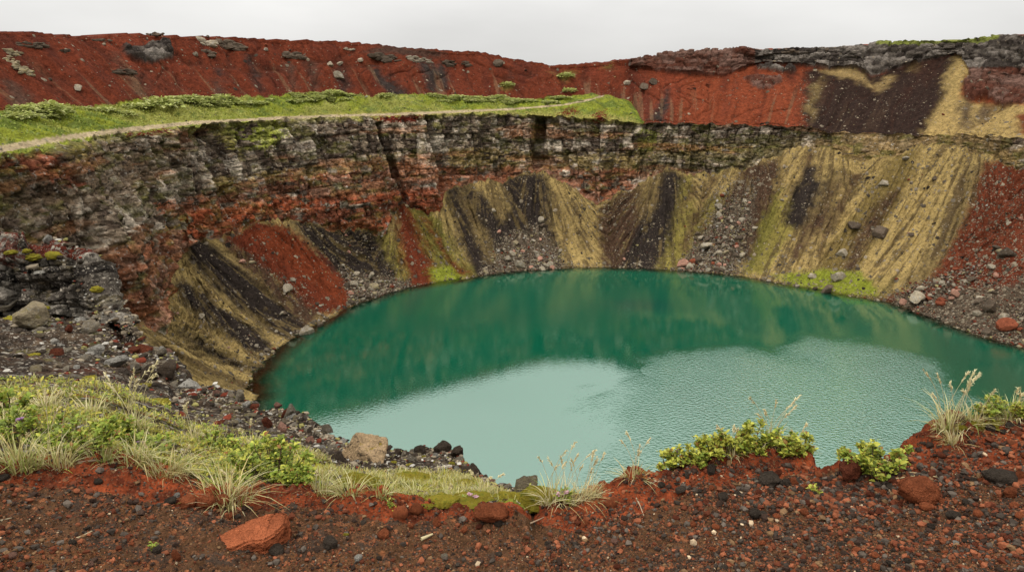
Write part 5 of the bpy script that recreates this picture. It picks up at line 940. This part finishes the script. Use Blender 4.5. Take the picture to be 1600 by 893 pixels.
for q, a in enumerate((
    (428, 752, 136, 84, 'large bright green willow bush in front of the dark slope', -.1, 60, 13, ()), (18, 646, 70, 34, 'low green plant at the left edge of the turf', -.3, 16, 12, ()), (60, 690, 110, 50, 'spreading green plant with a purple flower on the left turf', -.3, 34, 12, ((-.1, 1.0, PUR),)), (128, 700, 100, 48, 'dense green plant in the middle of the left turf', -.25, 30, 12, ()), (178, 690, 80, 48, 'green plant behind the bank near the seed stalks', -.2, 24, 12, ()), (236, 706, 70, 40, 'green plant with a lilac flower over the left bank', -.3, 20, 12, ((-.2, .7, PUR),)),
    (335, 700, 80, 30, 'flat green cushion plant behind the straw tussock', -.3, 24, 9, ()), (392, 728, 70, 40, 'small green bush left of the large willow bush', -.1, 20, 12, ()), (462, 752, 60, 34, 'low leafy spray right of the large willow bush', -.2, 18, 12, ()), (1052, 734, 52, 44, 'yellow green shrub with a purple flower at the left of the mound', .25, 14, 13, ((.1, 1.05, PUR),)), (1088, 724, 64, 44, 'low leafy shrub on the left shoulder of the mound', .1, 18, 13, ()), (1122, 712, 70, 50, 'upright yellowish shrub on the mound', .25, 18, 14, ()),
    (1166, 704, 84, 52, 'widest leafy shrub at the top of the mound', .1, 24, 14, ()), (1226, 704, 62, 42, 'leafy shrub right of the tall pale grass', .1, 16, 13, ()), (1256, 706, 40, 36, 'small shrub at the right end of the mound above the notch', .15, 10, 13, ()), (1330, 716, 50, 36, 'sparse yellow green sprig on the dark red boulder', .1, 8, 13, ()), (1372, 742, 90, 50, 'leafy green shrub beside the notch', 0, 22, 14, ()), (1352, 732, 40, 52, 'upright yellow green shrub behind the notch shrub', .2, 10, 13, ()),
    (1414, 708, 22, 14, 'tiny green sprig on the red bank', -.1, 5, 9, ()), (1546, 652, 44, 34, 'small green shrub between the right tussocks', -.1, 12, 11, ()), (1598, 650, 44, 24, 'low green plant at the right edge', .2, 10, 11, ()), (735, 782, 30, 18, 'small plant with pink flowers under the bleached tussock', -.1, 8, 8, ((0, 1.1, PNK), (.6, .8, PNK))), (826, 782, 40, 26, 'little plant with lilac flowers before the mossy knoll', .1, 9, 9, ((.3, 1.0, PUR),)),
    (880, 782, 36, 24, 'flowering plant at the foot of the bleached tussocks', 0, 8, 9, ((.2, 1.0, PNK), (-.5, .9, PNK))), (612, 790, 16, 14, 'tiny sprig on the middle red bank', .1, 4, 7, ()), (240, 856, 16, 10, 'tiny green seedling in the path gravel', -.3, 4, 7, ()), (1268, 770, 22, 12, 'small grey green sprig by the orange block', .3, 5, 9, ()), (1164, 708, 28, 26, 'dark stemmed low shrub among the mound leaves', .1, 8, 12, ()))):
    shrub(*a[:5], seed=800 + q, hue=a[5], nst=a[6], leafL=a[7], flowers=a[8])
# ground cover on the turf: short grass and small leaves nobody could count
wt_ = ((grk > 2.03) & (grk < 3.35) & (ggx > -40) & (ggx < 832)) * (ggy < 800) * (.02 + sstep(-.15, .3, flat(nA) + .7 * flat(nB))) * np.where(ggx > 480, 1.5, 1.0); i5 = nrs.choice(len(gv), 15000, p=wt_ / wt_.sum()); rs5 = np.random.RandomState(55); n5 = len(i5)
dr5 = np.clip(.5 + .5 * flat(nC)[i5] + rs5.randn(n5) * .25, 0, 1); v, f, c = blades_geo(gv[i5] + rs5.randn(n5, 3) * [.006, .006, 0], .011 * gd[i5] * rs5.uniform(.4, 1.3, n5), rs5.rand(n5) * 6.283, rs5.uniform(.1, .9, n5), .0011 * gd[i5], np.where((rs5.rand(n5) < .45)[:, None], mixc(GRN1, STRAW, dr5), mixc(alb(204, 196, 62), STRAW2, dr5)) * rs5.uniform(.6, 1.1, (n5, 1)), seg=3)
tag(link('grass', mesh_np('grass', v, f, c, [M['blade']])), 'short mixed green and straw grass covering the near turf', 'grass', None, 'stuff')
wl = wt_ * (ggx < 480) * (flat(nA) > -.2); i6 = nrs.choice(len(gv), 7000, p=wl / wl.sum()); n6 = len(i6); a6 = rs5.rand(n6) * 6.283; L6 = .0052 * gd[i6] * rs5.uniform(.6, 1.2, n6)
v, f, c = leaf_geo(gv[i6] + np.stack([0 * a6, 0 * a6, .006 * gd[i6] * rs5.rand(n6)], -1), np.stack([np.cos(a6), np.sin(a6), rs5.uniform(0, 1, n6)], -1), L6, L6 * .55, np.where((rs5.rand(n6) < .5)[:, None], alb(150, 166, 56)[None], alb(222, 212, 84)[None]) * rs5.uniform(.6, 1.1, (n6, 1)), rs5)
tag(link('ground_leaves', mesh_np('ground_leaves', v, f, c, [M['leaf']])), 'small green leaves carpeting the left part of the turf', 'ground cover', None, 'stuff')
# moss cushions
mossm = rock_mat('moss', colour=alb(224, 204, 76), s1=3, s2=30, bump=1.0, dist=.12, attr=False, var=.6, rand=.2, flecks=(alb(168, 172, 64), 3, .5, .62), lichen=(alb(226, 214, 140), 9, .6, .7))
for k in range(5):
    ICO.setdefault(5, ico(5)); p, f = rock_geo(500 + k, 5, 22, .16, (1, .85, .5), .6); M[f'moss{k}'] = mesh_np('moss_cushion', p * (1 + .16 * np.abs(fbm(p[:, 0] * 5 + k, p[:, 1] * 5, p[:, 2] * 5, seed=5, oct=3)) + .05 * vnoise(p[:, 0] * 24, p[:, 1] * 24, p[:, 2] * 24, 5) + .03 * vnoise(p[:, 0] * 60, p[:, 1] * 60, p[:, 2] * 60, 6))[:, None], f, None, [mossm])
mz = [(47, 402, 30, 13, 'big yellow moss cushion on the red top of the lava ledge'), (84, 399, 26, 15, 'round yellow moss cushion right of the big one on the ledge'), (18, 394, 18, 8, 'small moss cushion at the left of the ledge top'), (40, 392, 16, 8, 'pale moss cushion behind the big one on the ledge top'), (66, 482, 30, 13, 'olive moss cushion behind the lichen boulder'), (22, 500, 34, 16, 'yellowish moss draped below the lichen boulder'), (250, 630, 38, 16, 'yellow moss cushion on the slope behind the seed stalks'), (225, 602, 22, 9, 'flat moss patch on the gravel below the edge blocks'),
      (152, 452, 18, 13, 'moss tuft on the end of the lava ledge'), (52, 555, 22, 9, 'olive moss patch on the middle gravel slope'), (140, 590, 20, 6, 'thin moss patch low on the gravel slope'), (30, 610, 24, 10, 'moss patch at the left of the gravel slope'), (662, 714, 13, 9, 'yellow moss button on the black crag'), (682, 722, 11, 8, 'lower moss button on the black crag'), (640, 726, 14, 8, 'moss button at the left foot of the black crag'), (706, 724, 12, 8, 'moss button near the tip of the black crag'), (728, 736, 12, 8, 'moss button under the tip of the black crag'), (615, 722, 12, 7, 'moss button by the large tan boulder'),
      (850, 776, 78, 52, 'large mossy knoll against the water'), (800, 778, 60, 22, 'yellow moss mat left of the mossy knoll'), (740, 786, 80, 22, 'broad moss mat over the pinkish red stone'), (690, 782, 56, 18, 'moss mat at the lip left of the broad one'), (560, 752, 70, 20, 'moss mat below the large tan boulder'), (640, 750, 70, 18, 'moss mat in the middle of the moss strip'), (720, 758, 60, 16, 'moss mat at the back of the moss strip'), (1505, 668, 14, 10, 'yellow moss button under the tall right tussock'), (1528, 664, 30, 12, 'whitish yellow moss on top of the right mound'), (1560, 662, 40, 12, 'pale moss patch at the right of the mound'), (541, 834, 9, 6, 'tiny yellow moss lump on the middle gravel'), (668, 790, 26, 10, 'low moss patch on the edge of the middle bank')]
for q, (x, y, wp, hp, lb) in enumerate(mz):
    h = hit_near(x, y)
    if h is None: continue
    s_ = px_scale(h); o = link('moss_cushion', M[f'moss{q % 5}']); o.location = h[0]; o.scale = (wp * s_ / 2, wp * s_ / 2 * .9, hp * s_ / 2 * 1.5); o.rotation_euler = (0, 0, rng.uniform(-.5, .5)); tag(o, lb, 'moss cushion', 'moss cushions on the near ground')
# twigs and dry stems
def twig(pts, r, c, lb, name='twig', cat='twig'):
    P = [hit_near(x, y) for x, y in pts]
    if any(p is None for p in P): return
    s_ = px_scale(P[0]); P = np.array([p[0] + np.array([0, 0, r * s_ * .9]) for p in P]); tq = np.linspace(0, len(P) - 1, 14); P = np.stack([np.interp(tq, np.arange(len(P)), P[:, i]) for i in range(3)], -1)
    v, f, cc = tube_geo([P], r * s_, r * s_ * .5, [alb(*c)], 6); tag(link(name, mesh_np(name, v, f, cc, [M['stem']])), lb, cat, 'dry twigs on the near ground')
for pts, r, c, lb in (([(109, 845), (126, 839), (144, 830)], 1.4, (196, 178, 140), 'pale straight twig on the left gravel'), ([(122, 724), (150, 720), (182, 726)], 1.8, (150, 128, 104), 'grey bent root under the left turf'), ([(0, 815), (18, 810)], 1.6, (176, 160, 128), 'short pale twig at the left edge'), ([(658, 844), (676, 836)], 3.0, (206, 190, 146), 'flat pale chip of wood in the middle gravel'), ([(640, 765), (660, 768), (690, 772)], 1.4, (120, 96, 84), 'dark twig along the moss edge'),
    ([(828, 818), (842, 812), (850, 808)], 1.2, (176, 150, 122), 'thin twig at the foot of the red bank'), ([(994, 778), (1000, 790), (1006, 806)], 1.0, (190, 168, 138), 'thin crooked stem on the red bank'), ([(1015, 756), (1028, 752), (1036, 754)], 1.0, (196, 178, 150), 'short pale stem near the bank crest'), ([(1168, 707), (1184, 700), (1200, 698)], 1.8, (190, 180, 164), 'bleached root among the mound shrubs'), ([(1388, 740), (1420, 738), (1470, 744)], 1.3, (190, 170, 130), 'long dry straw right of the notch shrub'), ([(1400, 748), (1440, 742), (1480, 748)], 1.2, (206, 186, 140), 'second dry straw crossing the long one'), ([(1570, 678), (1586, 664)], 1.3, (176, 150, 120), 'slanting dry stem on the right mound'), ([(1395, 732), (1406, 726), (1412, 744)], 1.0, (196, 176, 140), 'bent dry stem beside the notch shrub')):
    twig(pts, r, c, lb)
# ------------------------------------------------------------------ scrub and grass on the far terrace
def scrub_mesh(seed):
    rs = np.random.RandomState(seed); n = 330; a = rs.rand(n) * 6.283; e = rs.rand(n) ** .8; r_ = rs.uniform(.72, 1.0, n) * (1 + .22 * np.sin(a * 3 + seed) + .15 * np.sin(a * 5 + seed * 2)); z = .62 * e * r_; q_ = np.sqrt(np.clip(1 - e * e, 0, 1)) * r_
    B_ = np.stack([q_ * np.cos(a), q_ * np.sin(a), z], -1); D_ = B_ * [1, 1, 1.5] + rs.randn(n, 3) * .5; L = rs.uniform(.16, .34, n); cl = np.where((rs.rand(n) < .5)[:, None], alb(196, 206, 112)[None], alb(220, 222, 142)[None]) * rs.uniform(.65, 1.15, (n, 1))
    v, f, c = leaf_geo(B_, D_, L, L * .8, cl, rs); return mesh_np('foliage', v, f, c, [M['leaf']])
SC = [scrub_mesh(k) for k in range(6)]
mk = (fs == 3) & visw & (fpx < 1000); wsr = mk * (ft > .66) * (.15 + sstep(-.1, .3, fbm(V[:, 0] * .07, V[:, 1] * .07, seed=402))) * np.where(ft > .8, 2.5, .6) * (1 - .7 * sstep(820, 900, fpx)); i7 = nrs.choice(len(V), 120, replace=False, p=wsr / wsr.sum())
for k, i_ in enumerate(i7):
    o = link('willow_shrub', SC[k % 6], loc=V[i_] - [0, 0, .15]); sc = rng.uniform(.7, 1.9); o.scale = (sc * 1.35, sc * 1.35, sc * rng.uniform(.4, .7)); o.rotation_euler = (0, 0, rng.uniform(0, 6.28)); lb = 'low grey green willow shrub growing along the ' + ('left' if fpx[i_] < 400 else 'right' if fpx[i_] > 700 else 'middle') + ' back of the grassy terrace'; tag(o, lb, 'shrub', lb)
for x, y, sz, lb in ((250, 166, 2.6, 'biggest dark willow clump on the left of the terrace'), (75, 176, 2.4, 'broad willow clump near the left edge of the terrace'), (888, 143, 1.5, 'round pale clump on the red slope behind the path end'), (792, 134, 1.6, 'isolated bright green tuft on the middle red slope'), (884, 120, 1.8, 'larger green patch below the dip of the rim')):
    h = hit(x, y)
    if h: o = link('willow_shrub', SC[rng.randrange(6)], loc=h[0]); o.scale = (sz * 1.3, sz * 1.1, sz * .8); tag(o, lb, 'shrub', 'willow clumps of the terrace')
pathw = pathv.copy()
for _ in range(3): pathw = pathw | np.roll(pathw, 1, 0) | np.roll(pathw, -1, 0)
wg_ = ((fs == 3) & visw & (fpx < 1006) & ~flat(pathw)) * 1.0; i8 = nrs.choice(len(V), 16000, p=wg_ / wg_.sum()); n8 = len(i8); rs8 = np.random.RandomState(88); dr8 = np.clip(.25 + .8 * flat(gn)[i8] + rs8.randn(n8) * .25, 0, 1)
v, f, c = blades_geo(V[i8] + rs8.randn(n8, 3) * [.3, .3, 0], rs8.uniform(.12, .42, n8), rs8.rand(n8) * 6.283, rs8.uniform(.2, .9, n8), rs8.uniform(.12, .3, n8), np.where((rs8.rand(n8) < .4)[:, None], mixc(alb(158, 176, 64), alb(206, 200, 108), dr8), mixc(alb(128, 150, 56), alb(186, 182, 86), dr8)) * rs8.uniform(.7, 1.1, (n8, 1)), seg=2)
tag(link('terrace_grass', mesh_np('terrace_grass', v, f, c, [M['blade']])), 'tufted green grass covering the terrace above the cliff', 'grass', None, 'stuff')
